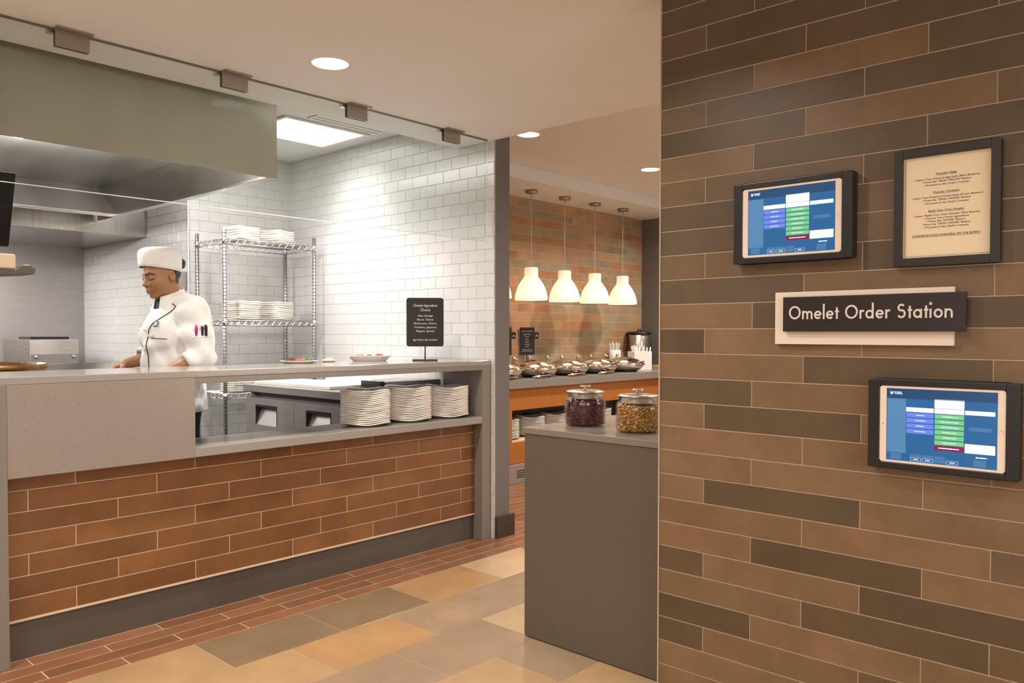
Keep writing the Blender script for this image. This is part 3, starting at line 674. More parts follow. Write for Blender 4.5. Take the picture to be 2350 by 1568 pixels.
# ================================================================== THINGS ON THE BROWN WALL (local x = right, -y = out of the wall)
def wallthing(name, label, cat, Yc, Z, group=None): return thing(name, label, cat, (2.35, Yc, Z), -PI / 2, group)
def tablet(label, Yc, Zb, seed):
    """wall frame .364 x .245, base at Zb; all screen elements sit in the frame's own coordinates (metres from the frame centre / base)"""
    t = wallthing('order_tablet', label, 'tablet', Yc, Zb, 'order tablets on the brown wall')
    W2, H = .182, .246; FY = -.040
    f = MB()
    ix, iz0, iz1 = .1515, .0175, .2285
    for x0, x1, z0, z1 in ((-W2, -ix, 0, H), (ix, W2, 0, H), (-ix, ix, 0, iz0), (-ix, ix, iz1, H)): f.box(x0, x1, FY, 0, z0, z1)
    f.build('wall_frame', M['black'], t, .002)
    b = MB().prism([(x, z + .123) for x, z in round_rect(.3025, .2105, .008)], 'y', FY + .003, -.004).build('tablet_body', M['tablet_white'], t)
    sx0, sx1, sz0, sz1 = -.1335, .1335, .024, .222; Y0 = FY + .0028
    s = MB(); s.box(sx0, sx1, Y0, Y0 + .001, sz0, sz1)
    sc = s.build('screen', M['scr_blue'], t)
    # on-screen layout: (x0, x1, z0, z1, colour) measured from the screen's left and top edges
    lay = [(0, .267, 0, .027, 'navy'), (.002, .050, .028, .176, 'steel'),
           (.0505, .1185, .050, .062, 'white'), (.1205, .1915, .024, .0485, 'white'), (.1205, .1915, .0495, .0625, 'white'), (.1935, .2615, .0505, .0615, 'white'),
           (.1935, .2625, .137, .161, 'white'), (.202, .254, .093, .103, 'mid'), (.1205, .1915, .147, .161, 'red'),
           (.011, .038, .178, .195, 'mid'), (.0625, .0885, .177, .1855, 'mid'), (.0915, .1185, .177, .1855, 'mid'), (.1205, .148, .177, .1855, 'mid'), (.1205, .148, .1865, .1945, 'mid'), (.214, .242, .177, .195, 'mid')]
    for i in range(4): lay.append((.0515, .1185, .0645 + i * .0146, .0765 + i * .0146, 'violet'))
    for i in range(6): lay.append((.1215, .1910, .0645 + i * .0139, .0760 + i * .0139, 'green'))
    cols = {}
    for x0, x1, z0, z1, c in lay: cols.setdefault(c, []).append((x0, x1, z0, z1))
    m = MB(); mats = []
    for i, (c, L) in enumerate(cols.items()):
        mats.append(M['scr_' + c])
        for x0, x1, z0, z1 in L:
            a, b_, d, e = sx0 + x0, sx0 + x1, sz1 - z1, sz1 - z0
            m.quad((a, Y0 - .0002, d), (b_, Y0 - .0002, d), (b_, Y0 - .0002, e), (a, Y0 - .0002, e), mi=i)
    wi = len(mats); mats.append(M['scr_white']); mats.append(M['scr_blue'])
    def ln(x0, x1, z, h=.0019, rnd=random.Random(seed)):
        x = x0
        while x < x1:
            w = rnd.uniform(.0011, .0024); hh = h * rnd.uniform(.75, 1.2)
            a = sx0 + x; d = sz1 - z; m.quad((a, Y0 - .0004, d - hh / 2), (a + w, Y0 - .0004, d - hh / 2), (a + w, Y0 - .0004, d + hh / 2), (a, Y0 - .0004, d + hh / 2), mi=wi); x += w + .0004
    for i, w in enumerate((.020, .025, .020, .027)): ln(.085 - w / 2, .085 + w / 2, .0705 + i * .0146)
    for i, w in enumerate((.036, .043, .041, .034, .030, .035)): ln(.1563 - w / 2, .1563 + w / 2, .0702 + i * .0139)
    ln(.131, .180, .154, .0026); ln(.219, .243, .1705, .003)
    for x0, x1, z in ((.0625, .0885, .1905), (.0915, .1185, .1905), (.150, .178, .1905)):     # outlined buttons
        for q in ((x0, x1, z - .0045, z - .004), (x0, x1, z + .004, z + .0045), (x0, x0 + .0005, z - .0045, z + .0045), (x1 - .0005, x1, z - .0045, z + .0045)):
            m.quad(*[(sx0 + a, Y0 - .0004, sz1 - d) for a, d in ((q[0], q[2]), (q[0], q[3]), (q[1], q[3]), (q[1], q[2]))], mi=wi)
        c = (x0 + x1) / 2; ln(c - .006, c + .006, z, .0024)
    # small mark and two-line name at the top left
    for p in ([(.0095, .0085), (.0115, .0085), (.0125, .012), (.015, .0098), (.0195, .0085), (.0165, .0135), (.0145, .0165), (.0105, .0165)],): m.quad(*[(sx0 + a, Y0 - .0005, sz1 - d) for a, d in p], mi=wi)
    ln(.0205, .0385, .0105, .0026); ln(.0205, .0385, .0146, .0019)
    m.build('display', mats, sc)
    MB().lathe([(.0001, .0004), (.0044, .0004), (.0046, .0008), (.0055, .0008), (.0057, 0)], 20).xf(Matrix.Translation((.1425, FY + .003, .123)) @ Matrix.Rotation(PI / 2, 4, 'X')).build('home_button', M['sign_white'], b)
    MB().lathe([(.0001, .0004), (.0013, .0004), (.0014, 0)], 12).xf(Matrix.Translation((-.1425, FY + .003, .123)) @ Matrix.Rotation(PI / 2, 4, 'X')).build('camera_lens', M['black'], b)
    return t
tablet('upper black-framed order tablet on the brown wall, left of the framed instructions', .9915, 1.4865, 1)
tablet('lower black-framed order tablet on the brown wall, below the name sign', .5785, .8975, 2)

# framed instructions
fr = wallthing('framed_instructions', 'black wooden frame with a cream sheet of egg ordering instructions', 'picture frame', .577, 1.4525)
f = MB(); W2, H, b = .128, .316, .0225
for x0, x1, z0, z1 in ((-W2, -W2 + b, 0, H), (W2 - b, W2, 0, H), (-W2 + b, W2 - b, 0, b), (-W2 + b, W2 - b, H - b, H)): f.box(x0, x1, -.022, 0, z0, z1)
f.build('frame', M['frame_black'], fr, .0015)
box_part('sheet', (-W2 + b, W2 - b, -.011, -.004, b, H - b), M['paper'], fr, 0)
box_part('mat_line', (-W2 + b + .004, -W2 + b + .0048, -.0114, -.011, b + .004, H - b - .004), M['ink'], fr, 0)
box_part('mat_line', (-W2 + b + .004, W2 - b - .004, -.0114, -.011, b + .004, b + .0046), M['ink'], fr, 0)
t = MB()
lines = [('Popular Eggs', .0075, .2425, 1), ('\u2022 Select Your Desired Egg Style (Blue Buttons)', .0066, .2305, 0), ('\u2022 Press the "SEND ORDER" Button', .0066, .2225, 0), ("\u2022 Proceed to the Chef's Counter", .0066, .2140, 0),
         ('Popular Omelets', .0075, .1935, 1), ('\u2022 Select Your Desired Omelet Style (Green Buttons)', .0066, .1815, 0), ('\u2022 Press the "SEND ORDER" Button', .0066, .1735, 0), ("\u2022 Proceed to the Chef's Counter", .0066, .1650, 0),
         ('Build Your Own Omelet', .0075, .1445, 1), ('\u2022 Select "Build Your Own Omelet" (Red Button)', .0066, .1330, 0), ('\u2022 Choose Your Fresh Ingredients', .0066, .1250, 0), ('\u2022 Press the "DONE" Button', .0066, .1170, 0),
         ('\u2022 Press the "SEND ORDER" Button', .0066, .1090, 0), ("\u2022 Proceed to the Chef's Counter", .0066, .1010, 0), ('SCRAMBLED EGGS AVAILABLE ON THE BUFFET', .0078, .0790, 1)]
WID = {0: .05, 4: .062, 8: .085, 1: .158, 5: .172, 9: .160, 2: .117, 6: .117, 3: .110, 7: .110, 10: .110, 11: .092, 12: .117, 13: .110, 14: .165}
for i, (s, sz, z, ul) in enumerate(lines):
    if ul and t.v: t.build('paragraph', M['ink'], fr); t = MB()
    text_to(t, s, sz, 0, -.0112, z, fitw=WID[i])
    if ul: t.box(-WID[i] / 2, WID[i] / 2, -.0114, -.0111, z - .0018, z - .0011)
t.build('paragraph', M['ink'], fr)

# Omelet Order Station sign
sg2 = wallthing('station_sign', 'dark sign reading Omelet Order Station on a cream backing board', 'sign', .799, 1.237)
box_part('backing_board', (-.246, .246, -.015, 0, 0, .157), M['sign_white'], sg2, .001)
box_part('sign_panel', (-.214, .277, -.0325, -.015, .038, .142), M['sign_black'], sg2, .0015)
t = MB(); st_, cp = .0052, .0395
x_end = geo_word(t, 'Omelet Order Station', 0, 0, cp, st_, 0)
k = .446 / x_end; xx = 0
for wd in ('Omelet ', 'Order ', 'Station'):
    t = MB(); xx = geo_word(t, wd, xx, 0, cp, st_, 0)
    t.v = [(-.1935 + v[0] * k, v[1] - .0325, .0745 + v[2]) for v in t.v]
    t.build('raised_word', M['letter'], sg2)

# ================================================================== KITCHEN
# ---- chrome wire rack with stacked plates
rk = thing('wire_rack', 'chrome wire shelving unit of plates in the tiled kitchen corner', 'shelving', (3.06, 5.36, 0))
X0, X1, Y0_, Y1 = -.36, .36, -.20, .20
for x in (X0, X1):
    for y in (Y0_, Y1):
        p = MB(); p.tube([(x, y, 0), (x, y, 1.985)], .0127, 12)
        gz = .1
        while gz < 1.97: p.tube([(x, y, gz), (x, y, gz + .007)], .0131, 12, mi=1, cap=False); gz += .0254
        p.build('post', [M['post'], M['post_groove']], rk)
for z in (.25, .845, 1.358, 1.925):
    s = MB()
    for x0, y0, x1, y1 in ((X0, Y0_, X1, Y0_), (X0, Y1, X1, Y1), (X0, Y0_, X0, Y1), (X1, Y0_, X1, Y1)):
        for dz in (0, -.032): s.tube([(x0, y0, z + dz - .004), (x1, y1, z + dz - .004)], .0035, 6)
        L = math.hypot(x1 - x0, y1 - y0); n = max(6, int(L / .055)); pts = []
        for i in range(n * 2 + 1):
            f = i / (n * 2); pts.append((x0 + (x1 - x0) * f, y0 + (y1 - y0) * f, z - .004 - (.032 if i % 2 else 0)))
        s.tube(pts, .0028, 5, smooth=False)
    y = Y0_ + .02
    while y < Y1: s.tube([(X0, y, z - .001), (X1, y, z - .001)], .0022, 5); y += .024
    for x in (-.2, 0, .2): s.tube([(x, Y0_, z - .006), (x, Y1, z - .006)], .003, 5)
    for x in (X0, X1):
        for y in (Y0_, Y1): s.lathe([(.0155, -.04), (.0175, -.02), (.0165, .004)], 12, (x, y, z))
    s.build('wire_shelf', M['wire'], rk)
RS = math.radians(14)
for x, y, z, n, w in ((2.90, 5.30, 1.926, 6, 'the left stack on the top shelf of the wire rack'), (3.20, 5.32, 1.926, 6, 'the right stack on the top shelf of the wire rack'),
                      (2.885, 5.28, 1.359, 9, 'the left stack on the middle shelf of the wire rack'), (3.175, 5.30, 1.359, 9, 'the right stack on the middle shelf of the wire rack'),
                      (2.87, 5.28, .846, 5, 'the stack on the lower shelf of the wire rack')):
    stack(x, y, z, n, PL_RACK, .0165 if z > 1.5 else .0150, RS + (.0 if x < 3 else .12), w, 'plates on the wire rack', .004)

# ---- refrigerated prep table against the right wall
pt = thing('prep_table', 'stainless refrigerated prep table with two doors, behind the pass-through shelf', 'refrigerator', (3.11, 4.37, 0))
PX0, PX1, PYa, PYb = 2.76 - 3.11, 3.49 - 3.11, 3.765 - 4.37, 4.955 - 4.37
box_part('cabinet', (PX0 + .02, PX1, PYa, PYb, .15, .845), M['steel_dark'], pt, .003)
box_part('worktop', (PX0 - .03, PX1, PYa - .01, PYb + .02, .875, .925), M['steel_dark'], pt, .004)
box_part('top_gap', (PX0 + .015, PX1, PYa, PYb, .845, .875), M['black'], pt, 0)
for k in range(4): MB().tube([((PX0 + .06, PX1 - .06)[k % 2], (PYa + .06, PYb - .06)[k // 2], 0), ((PX0 + .06, PX1 - .06)[k % 2], (PYa + .06, PYb - .06)[k // 2], .15)], .02, 10).build('leg', M['steel'], pt)
for i, (ya, yb) in enumerate(((PYa, PYa + .593), (PYa + .597, PYb))):
    hz0, hz1, ha, hb = .66, .79, ya + .20, yb - .135
    d = MB()
    for a, b, z0, z1 in ((ya, ha, .155, .838), (hb, yb, .155, .838), (ha, hb, .155, hz0), (ha, hb, hz1, .838)): d.box(PX0 - .022, PX0 + .018, a, b, z0, z1)
    dd = d.build('door', M['steel_dark'], pt)
    h = MB()
    h.quad((PX0 - .020, ha, hz0), (PX0 - .020, hb, hz0), (PX0 + .028, hb, hz1), (PX0 + .028, ha, hz1))
    h.build('recessed_grip', M['steel_dark'], dd)
    g = MB(); g.box(PX0 - .0235, PX0 + .016, ha, hb, hz1 - .012, hz1 + .003); g.box(PX0 - .0235, PX0 + .016, hb - .003, hb + .003, hz0, hz1); g.box(PX0 - .0235, PX0 + .016, ha - .003, ha + .003, hz0, hz1)
    g.build('grip_frame', M['black'], dd)
box_part('hinge', (PX0 - .028, PX0 + .0, PYb - .09, PYb - .035, .848, .866), M['steel'], pt, .002)
# white cutting board and pan lids on it
box = tag(box_part('cutting_board', (-.17, .17, -.44, .44, 0, .022), M['white_plastic'], None, .003), 'long white cutting board lying on the prep table', 'cutting board'); box.location = (2.94, 4.46, .925)
lid = MB(); lid.box(-.14, .14, -.30, .30, 0, .012); lid.prism([(-.12, .012), (.12, .012), (.09, .045), (-.09, .045)], 'y', -.25, .25)
lo = tag(lid.build('food_bin_lid', M['white_plastic'], None, .003), 'white raised food bin lid on the prep table behind the cutting board', 'lid'); lo.location = (3.29, 4.42, .925)
hl = thing('prep_pan_cover', 'grey steel pan cover with a dark front edge on the prep table', 'pan cover', (3.22, 3.90, .925))
box_part('cover_plate', (-.20, .25, -.10, .12, .0, .045), M['steel_dark'], hl, .004); box_part('front_handle', (-.23, -.202, -.09, .11, .012, .05), M['black'], hl, .004)

# ---- exhaust hood over the cook line (hollow from below)
hd = thing('exhaust_hood', 'large stainless exhaust hood with a broad flat front over the cook line', 'exhaust hood', (.6, 5.08, 2.1))
def hp(q): return (q[0] - .6, q[1] - 5.08, q[2] - 2.1)
HX0, HX1, HY0, HY1, HZ = -1.1, 2.31, 3.83, 5.96, 2.1
f = MB(); f.box(HX0 - .6, HX1 - .6, HY0 - 5.08, HY0 + .02 - 5.08, 0, .533); f.build('front_panel', M['hood_face'], hd, .002)
f = MB(); f.box(HX1 - .02 - .6, HX1 - .6, HY0 + .02 - 5.08, 6.30 - 5.08, 0.0, .533)
f.box(HX1 - .055 - .6, HX1 - .02 - .6, HY0 + .02 - 5.08, HY1 - 5.08, -.002, .012); f.build('end_panel', M['steel_h'], hd, .001)
f = MB(); f.box(HX0 - .6, HX1 - .02 - .6, HY0 + .02 - 5.08, 6.30 - 5.08, .2535, .27); f.build('inner_top', M['hood_in'], hd)
f = MB(); f.quad(*[hp(q) for q in ((HX0, HY1, 2.12), (HX1 - .02, HY1, 2.12), (HX1 - .02, 6.285, 2.352), (HX0, 6.285, 2.352))]); f.quad(*[hp(q) for q in ((HX0, HY1, 2.1), (HX1 - .02, HY1, 2.1), (HX1 - .02, HY1, 2.12), (HX0, HY1, 2.12))]); f.build('filter_bank', M['hood_in'], hd)
f = MB(); f.box(HX0 - .6, HX1 - .055 - .6, HY1 - .03 - 5.08, HY1 + .0 - 5.08, -.002, .006); f.build('rear_lip', M['steel_h'], hd)
f = MB()
HLX = (-.55, .45, 1.35)
for hx in HLX:
    f.lathe([(.0001, -.055), (.05, -.05), (.075, -.025), (.08, 0), (.0001, .0)], 20, (hx - .6, 4.75 - 5.08, .2535))
f.build('hood_fill_domes', M['bulb'], hd)  # glowing domes added to go with the hood fill lights
# lower stainless canopy along the back wall
structure(box_part('trim_2', (-1.5, 2.664, 6.34, 7.655, 2.018, 2.6), M['steel_h'], None, .002))
ob = thing('outlet_box', 'small grey steel utility box on the tiled wall behind the cap of the person', 'utility box', (2.664, 5.705, 1.585))
box_part('box_body', (-.05, -.001, -.055, .055, 0, .13), M['steel_dark'], ob, .004)
box_part('cover', (-.057, -.05, -.050, .050, .075, .12), M['kick'], ob, .002)
# ---- fryer by the back wall
fy = thing('fryer', 'upright stainless fryer cabinet with two knobs against the steel back wall', 'fryer', (2.21, 7.28, 0))
box_part('cabinet', (-.18, .18, -.28, .36, .02, 1.215), M['steel'], fy, .004)
box_part('control_panel', (-.176, .176, -.295, -.28, .985, 1.10), M['steel_dark'], fy, .003)
box_part('lid_bar', (-.16, .12, -.25, .05, 1.215, 1.235), M['black'], fy, .004)
for x in (-.135, .14): MB().sphere((x, -.302, 1.075), .017, 12).build('knob', M['steel'], fy)
# ---- cook station with round griddle
cs = thing('cook_station', 'stainless cook station behind the left end of the serving counter', 'cook station', (1.05, 4.55, 0))
box_part('body', (-.50, .50, -.42, .42, .05, 1.03), M['steel_h'], cs, .004)
for x in (-.42, .42):
    for y in (-.36, .36): box_part('foot', (x - .03, x + .03, y - .03, y + .03, 0, .05), M['black'], cs, .002)
sp_ = tag(box_part('splash_panel', (-.80, .85, -.015, .015, 0, 1.093), M['steel_h'], None, .003), 'low stainless splash panel standing behind the cook station', 'panel'); sp_.location = (1.35, 5.0, 0)
gr = thing('round_griddle', 'round dark griddle pan with a brass-brown rim at the far left', 'griddle', (1.02, 4.45, 1.03))
brass = mat('brass_brown_steel', (.30, .16, .05), .3, .9)
MB().lathe([(.0001, 0), (.28, 0), (.33, .055), (.345, .085), (.335, .088), (.30, .05), (.27, .034), (.0001, .03)], 56).build('pan', brass, gr)
MB().lathe([(.0001, .03), (.255, .03), (.262, .036), (.258, .046), (.0001, .050)], 48).build('cooking_plate', M['black'], gr)
# ---- order screen and printer hanging at the far left
ks = thing('kitchen_monitor', 'black kitchen monitor on a ceiling pole at the far left edge behind the glass', 'monitor', (.75, 3.73, 1.50))
MB().prism([(-.42, .12), (.258, .12), (.287, .425), (-.39, .40)], 'y', -.018, .018).build('screen_housing', M['black_gloss'], ks, .004)
MB().tube([(-.05, .03, .15), (-.05, .03, 1.13)], .014, 12).build('ceiling_pole', M['black'], ks)
ba = thing('printer_shelf', 'dark grey shelf arm with a rounded end at the far left edge', 'shelf', (.75, 3.765, 1.50))
MB().tube([(-.25, .035, .03), (-.25, .035, 1.13)], .012, 12).build('ceiling_pole', M['black'], ba)
MB().prism([(-.3, -.045), (.30, .008), (.345, .012), (.352, .035), (.335, .05), (.305, .048), (.28, .028), (-.3, .028)], 'y', -.07, .10).build('shelf_arm', M['kick'], ba, .004)
pr_ = tag(MB().box(-.10, .275, -.065, .10, 0, .062).build('receipt_printer', M['cream_edge'], None, .008), 'cream box printer resting on the dark bracket arm at the far left', 'printer'); pr_.location = (.755, 3.765, 1.529)
# ---- ceiling light panel in the kitchen
kp = thing('ceiling_light_panel', 'bright square fluorescent light panel in the kitchen ceiling', 'ceiling light', (3.05, 4.69, 2.634))
f = MB()
for q in ((-.33, .33, -.275, -.25), (-.33, .33, .25, .275), (-.33, -.305, -.25, .25), (.295, .33, -.25, .25)): f.box(*q, -.012, -.001)
f.build('frame', M['trim_white'], kp, .001)
box_part('diffuser', (-.305, .295, -.25, .25, -.008, -.001), M['panel_white'], kp, 0)
vt = thing('ceiling_vent', 'long white slotted ceiling vent beside the kitchen light panel', 'vent', (3.15, 4.30, 2.634))
box_part('frame', (-.30, .25, -.07, .07, -.008, -.001), M['trim_white'], vt, .001)
for y in (-.02, .03): box_part('slot', (-.28, .23, y, y + .012, -.0095, -.008), M['vent_steel'], vt, 0)

# ================================================================== BUFFET
bc = thing('buffet_cabinet', 'long orange cherry wood buffet cabinet with an open plate shelf', 'cabinet', (5.7, 4.78, 0))
def bp_(n, d, m, bev=.002): return box_part(n, (d[0] - 5.7, d[1] - 5.7, d[2] - 4.78, d[3] - 4.78, d[4], d[5]), m, bc, bev)
bp_('top_rail', (3.69, 7.72, 4.50, 4.52, .612, .797), M['wood_orange'])
bp_('bottom_rail', (3.69, 7.72, 4.495, 4.52, .160, .341), M['wood_orange'])
bp_('stile', (3.69, 4.914, 4.495, 4.52, .341, .612), M['wood_orange'])
bp_('stile', (7.06, 7.72, 4.495, 4.52, .341, .612), M['wood_orange'])
bp_('plate_shelf', (3.69, 7.72, 4.50, 5.03, .341, .355), M['cream_edge'])
bp_('back_panel', (3.69, 7.72, 5.01, 5.03, .16, .797), M['cab_in'], 0)
bp_('underside', (3.69, 7.72, 4.52, 5.01, .61, .63), M['cab_in'], 0)
kb = bp_('kick_plate', (3.69, 7.72, 4.467, 4.52, 0, .157), M['vent_steel'])
for i in range(4):
    bp_('vent_slot', (4.94, 5.12, 4.4655, 4.4672, .045 + i * .018, .0515 + i * .018), M['black'], 0)
    bp_('vent_slot', (6.2, 6.4, 4.4655, 4.4672, .045 + i * .018, .0515 + i * .018), M['black'], 0)
bt = tag(MB().box(-2.02, 2.02, -.31, .27, -.074, 0).build('buffet_countertop', M['buffet_top'], None, .003), 'grey quartz countertop over the orange wood buffet cabinet', 'countertop'); bt.location = (5.705, 4.7766, .872)
for k, x in enumerate((4.99, 5.33, 5.67, 6.01, 6.35)):
    stack(x, 4.668, .3555, 14, PL_BIG, .0118, math.radians(-34), f'the {("first", "second", "third", "fourth", "fifth")[k]} stack from left under the buffet', 'plates under the buffet counter', .002)
# ---- chafing dishes
def chafer(x):
    r = thing('chafing_dish', '', 'chafing dish', (x, 4.69, .872), 0, 'chafing dishes on the buffet')
    MB().lathe([(.0001, .012), (.12, .012), (.16, .022), (.195, .058), (.205, .070), (.205, .075), (.19, .075), (.0001, .05)], 40).build('pan', M['polished'], r)
    MB().lathe([(.12, 0), (.125, 0), (.13, .014), (.11, .02)], 32).build('base_ring', M['black'], r)
    ld = MB().lathe([(.206, .072), (.212, .078), (.203, .088), (.175, .108), (.12, .137), (.06, .152), (.0001, .156)], 40).build('dome_lid', M['polished'], r)
    for s in (-1, 1):
        h = MB(); h.tube([(s * .10, .175, .06), (s * .105, .195, .12), (s * .10, .17, .165), (s * .085, .145, .155)], .009, 8); h.lathe([(.0001, 0), (.016, .002), (.018, .02), (.012, .032), (.0001, .034)], 12, (s * .11, .17, .15)); h.build('hinge_post', M['polished'], r)
        MB().tube([(s * .20, -.04, .062), (s * .224, -.035, .068), (s * .224, .035, .068), (s * .20, .04, .062)], .007, 8).build('side_handle', M['polished'], r)
    MB().tube([(-.05, -.190, .092), (-.045, -.205, .108), (.045, -.205, .108), (.05, -.190, .092)], .006, 8).build('lid_handle', M['polished'], ld)
    return r
CW = ['first polished steel chafing dish on the buffet, half hidden by the grey pillar', 'polished chafing dish below the black buffet menu sign', 'third polished chafing dish along the buffet from the grey pillar',
      'fourth polished chafing dish along the buffet from the grey pillar', 'last polished chafing dish on the buffet, in front of the white box']
CXS = (4.97, 5.445, 5.92, 6.39, 6.86)
c0 = chafer(CXS[0]); c0['label'] = CW[0]
for k in range(1, 5):
    c = copy_tree(c0); c.location = (CXS[k], 4.69, .872); c['label'] = CW[k]
def spoon(x, y, a):
    r = thing('spoon_rest', '', 'spoon rest', (x, y, .872), a, 'spoon rests on the buffet')
    MB().lathe([(.0001, .0005), (.055, .0005), (.085, .009), (.09, .012), (.084, .012), (.055, .006), (.0001, .005)], 28, sx=1.05, sy=.42).build('dish', M['polished'], r)
    s = MB(); s.tube([(-.09, 0, .016), (.02, 0, .022), (.12, .005, .024), (.15, .005, .018)], [.012, .006, .006, .008], 8); s.sphere((-.10, 0, .014), .024, 12, sz=(1.2, .8, .3)); s.build('serving_spoon', M['polished'], r)
    return r
s0 = spoon(5.31, 4.506, .05); s0['label'] = 'silver spoon rest in front of the chafing dish below the menu sign'
for x, w in ((5.80, 'silver spoon rest in front of the third chafing dish'), (6.27, 'silver spoon rest in front of the fourth chafing dish'), (4.86, 'silver spoon rest half hidden by the grey pillar')):
    c = copy_tree(s0); c.location = (x, 4.506, .872); c['label'] = w
# ---- buffet menu sign with a small side tag
def menu(x, y, z, label, rot):
    r = thing('buffet_menu_sign', label, 'sign', (x, y, z), rot)
    MB().prism([(a, b + .132) for a, b in round_rect(.142, .262, .010)], 'y', -.006, .006).build('board', M['black_matte'], r, .001)
    MB().tube([(0, .012, -z + .874), (0, .012, .05)], .006, 8).build('stand_post', M['black'], r)
    MB().box(-.05, .05, -.03, .05, -z + .8725, -z + .880).build('stand_base', M['black'], r)
    t = MB()
    for s, sz, q, w in (('Hot Items Available', .015, .222, .108), ('Egg Frittata', .0145, .192, .066), ('Bacon', .0145, .170, .03), ('Ham', .0145, .146, .03), ('Hash', .0145, .122, .032), ('Oatmeal', .0145, .099, .048), ('Pork', .0145, .076, .034),
                     ('Please ask a team member', .009, .052, .096), ('about allergens and dietary', .009, .042, .096), ('needs before being served', .009, .031, .108)):
        if q in (.192, .052): t.build('title_lettering' if q == .192 else 'list_lettering', M['chalk'], r); t = MB()
        text_to(t, s, sz, 0, -.0065, q, fitw=w)
    t.build('footer_lettering', M['chalk'], r)
    tg = MB().prism([(.073, .155), (.110, .155), (.110, .217), (.073, .217)], 'y', -.004, .004).build('side_tag', M['black_matte'], r)
    t2 = MB(); t2.lathe([(.0001, 0), (.010, 0)], 5); t2.xf(Matrix.Translation((.091, -.0046, .186)) @ Matrix.Rotation(PI / 2, 4, 'X')); t2.add([(.078, -.0046, .176), (.104, -.0046, .176), (.104, -.0046, .182), (.078, -.0046, .182)], [(0, 1, 2, 3)]); t2.build('tag_mark', M['chalk'], tg)
    return r
menu(5.66, 4.985, 1.060, 'tall black buffet menu sign with white lettering behind the chafing dishes', math.radians(-41))
menu(5.335, 4.985, 1.060, 'second black menu sign mostly hidden behind the grey pillar', math.radians(-41))
# ---- urn, utensil holders
ur = thing('soup_urn', 'brushed steel soup urn with a black lid at the end of the buffet', 'urn', (7.49, 4.93, .872))
MB().lathe([(.0001, 0), (.115, 0), (.12, .01), (.12, .385), (.115, .39)], 40).build('body', M['steel'], ur)
ul = MB().lathe([(.132, .385), (.137, .39), (.137, .405), (.120, .412), (.05, .418), (.0001, .42)], 40).build('lid', M['black'], ur)
MB().tube([(-.03, 0, .415), (-.03, 0, .435), (.03, 0, .435), (.03, 0, .415)], .008, 8).build('lid_handle', M['black'], ul)
ub = thing('utensil_box', 'white box of wrapped utensils in front of the steel urn', 'box', (7.245, 4.76, .872), math.radians(-25))
box_part('box_body', (-.11, .11, -.07, .07, 0, .20), M['white_plastic'], ub, .003)
c = MB(); rnd = random.Random(9)
for i in range(16):
    a, b = rnd.uniform(-.095, .095), rnd.uniform(-.055, .055); c.tube([(a, b, .16), (a * 1.15 + rnd.uniform(-.015, .015), b + rnd.uniform(-.01, .01), .24 + rnd.uniform(0, .03))], .008, 6)
c.build('wrapped_utensils', M['jar_glass'] if False else M['white_china'], ub)
sh = thing('straw_holder', 'small white cup of straws left of the white utensil box', 'cup', (7.06, 4.955, .872))
MB().lathe([(.0001, 0), (.055, 0), (.065, .215), (.060, .215), (.05, .01), (.0001, .01)], 24).build('cup', M['white_china'], sh)
c = MB()
for i in range(14):
    a = rnd.uniform(0, 2 * PI); q = rnd.uniform(.01, .05); c.tube([(q * math.cos(a) * .7, q * math.sin(a) * .7, .02), (q * math.cos(a) * 1.2, q * math.sin(a) * 1.2, .28 + rnd.uniform(0, .025))], .0035, 6)
c.build('straws', M['chalk'], sh)
tr = tag(MB().box(-.14, .14, -.13, .13, 0, .045).build('wood_riser', M['oak'], None, .002), 'pale oak riser block at the right end of the buffet', 'riser'); tr.location = (7.565, 4.64, .872)

# ---- pendants
def pendant(x, label):
    r = thing('pendant_lamp', label, 'pendant lamp', (x, 4.753, 2.565), 0, 'pendant lamps over the buffet')
    MB().lathe([(.0001, -.024), (.055, -.024), (.058, -.018), (.058, -.001), (.0001, -.001)], 28).build('canopy', M['canopy'], r)
    MB().tube([(0, 0, -.02), (0, 0, -.70)], .0035, 8).build('cord', M['cord'], r)
    zb = -.995
    out = [(.150, 0), (.1495, .02), (.143, .06), (.128, .11), (.105, .155), (.080, .19), (.066, .208), (.0625, .222), (.0625, .288), (.058, .295), (.020, .297)]
    inn = [(q - .004, z) for q, z in out if z < .29] + [(.018, .291)]
    s = MB().lathe([(a, b + zb) for a, b in out] + [(a, b + zb) for a, b in reversed(inn)], 44, closed=True)
    s.f = s.f[:-1] if False else s.f
    s.build('glass_shade', M['shade'], r)
    MB().lathe([(.022, -.70), (.022, -.745), (.016, -.75)], 16).build('socket', M['canopy'], r)
    MB().sphere((0, 0, zb + .13), .03, 14).build('bulb', M['bulb'], r)
    return r
PW = ['white bell pendant lamp mostly hidden behind the grey pillar', 'first full white bell pendant lamp right of the grey pillar', 'second full white bell pendant lamp right of the grey pillar',
      'third full white bell pendant lamp right of the grey pillar', 'white bell pendant lamp nearest the brown tile wall']
PXS = (4.967, 5.452, 5.937, 6.42, 6.905)
p0 = pendant(PXS[0], PW[0])
for k in range(1, 5):
    c = copy_tree(p0); c.location.x = PXS[k]; c['label'] = PW[k]

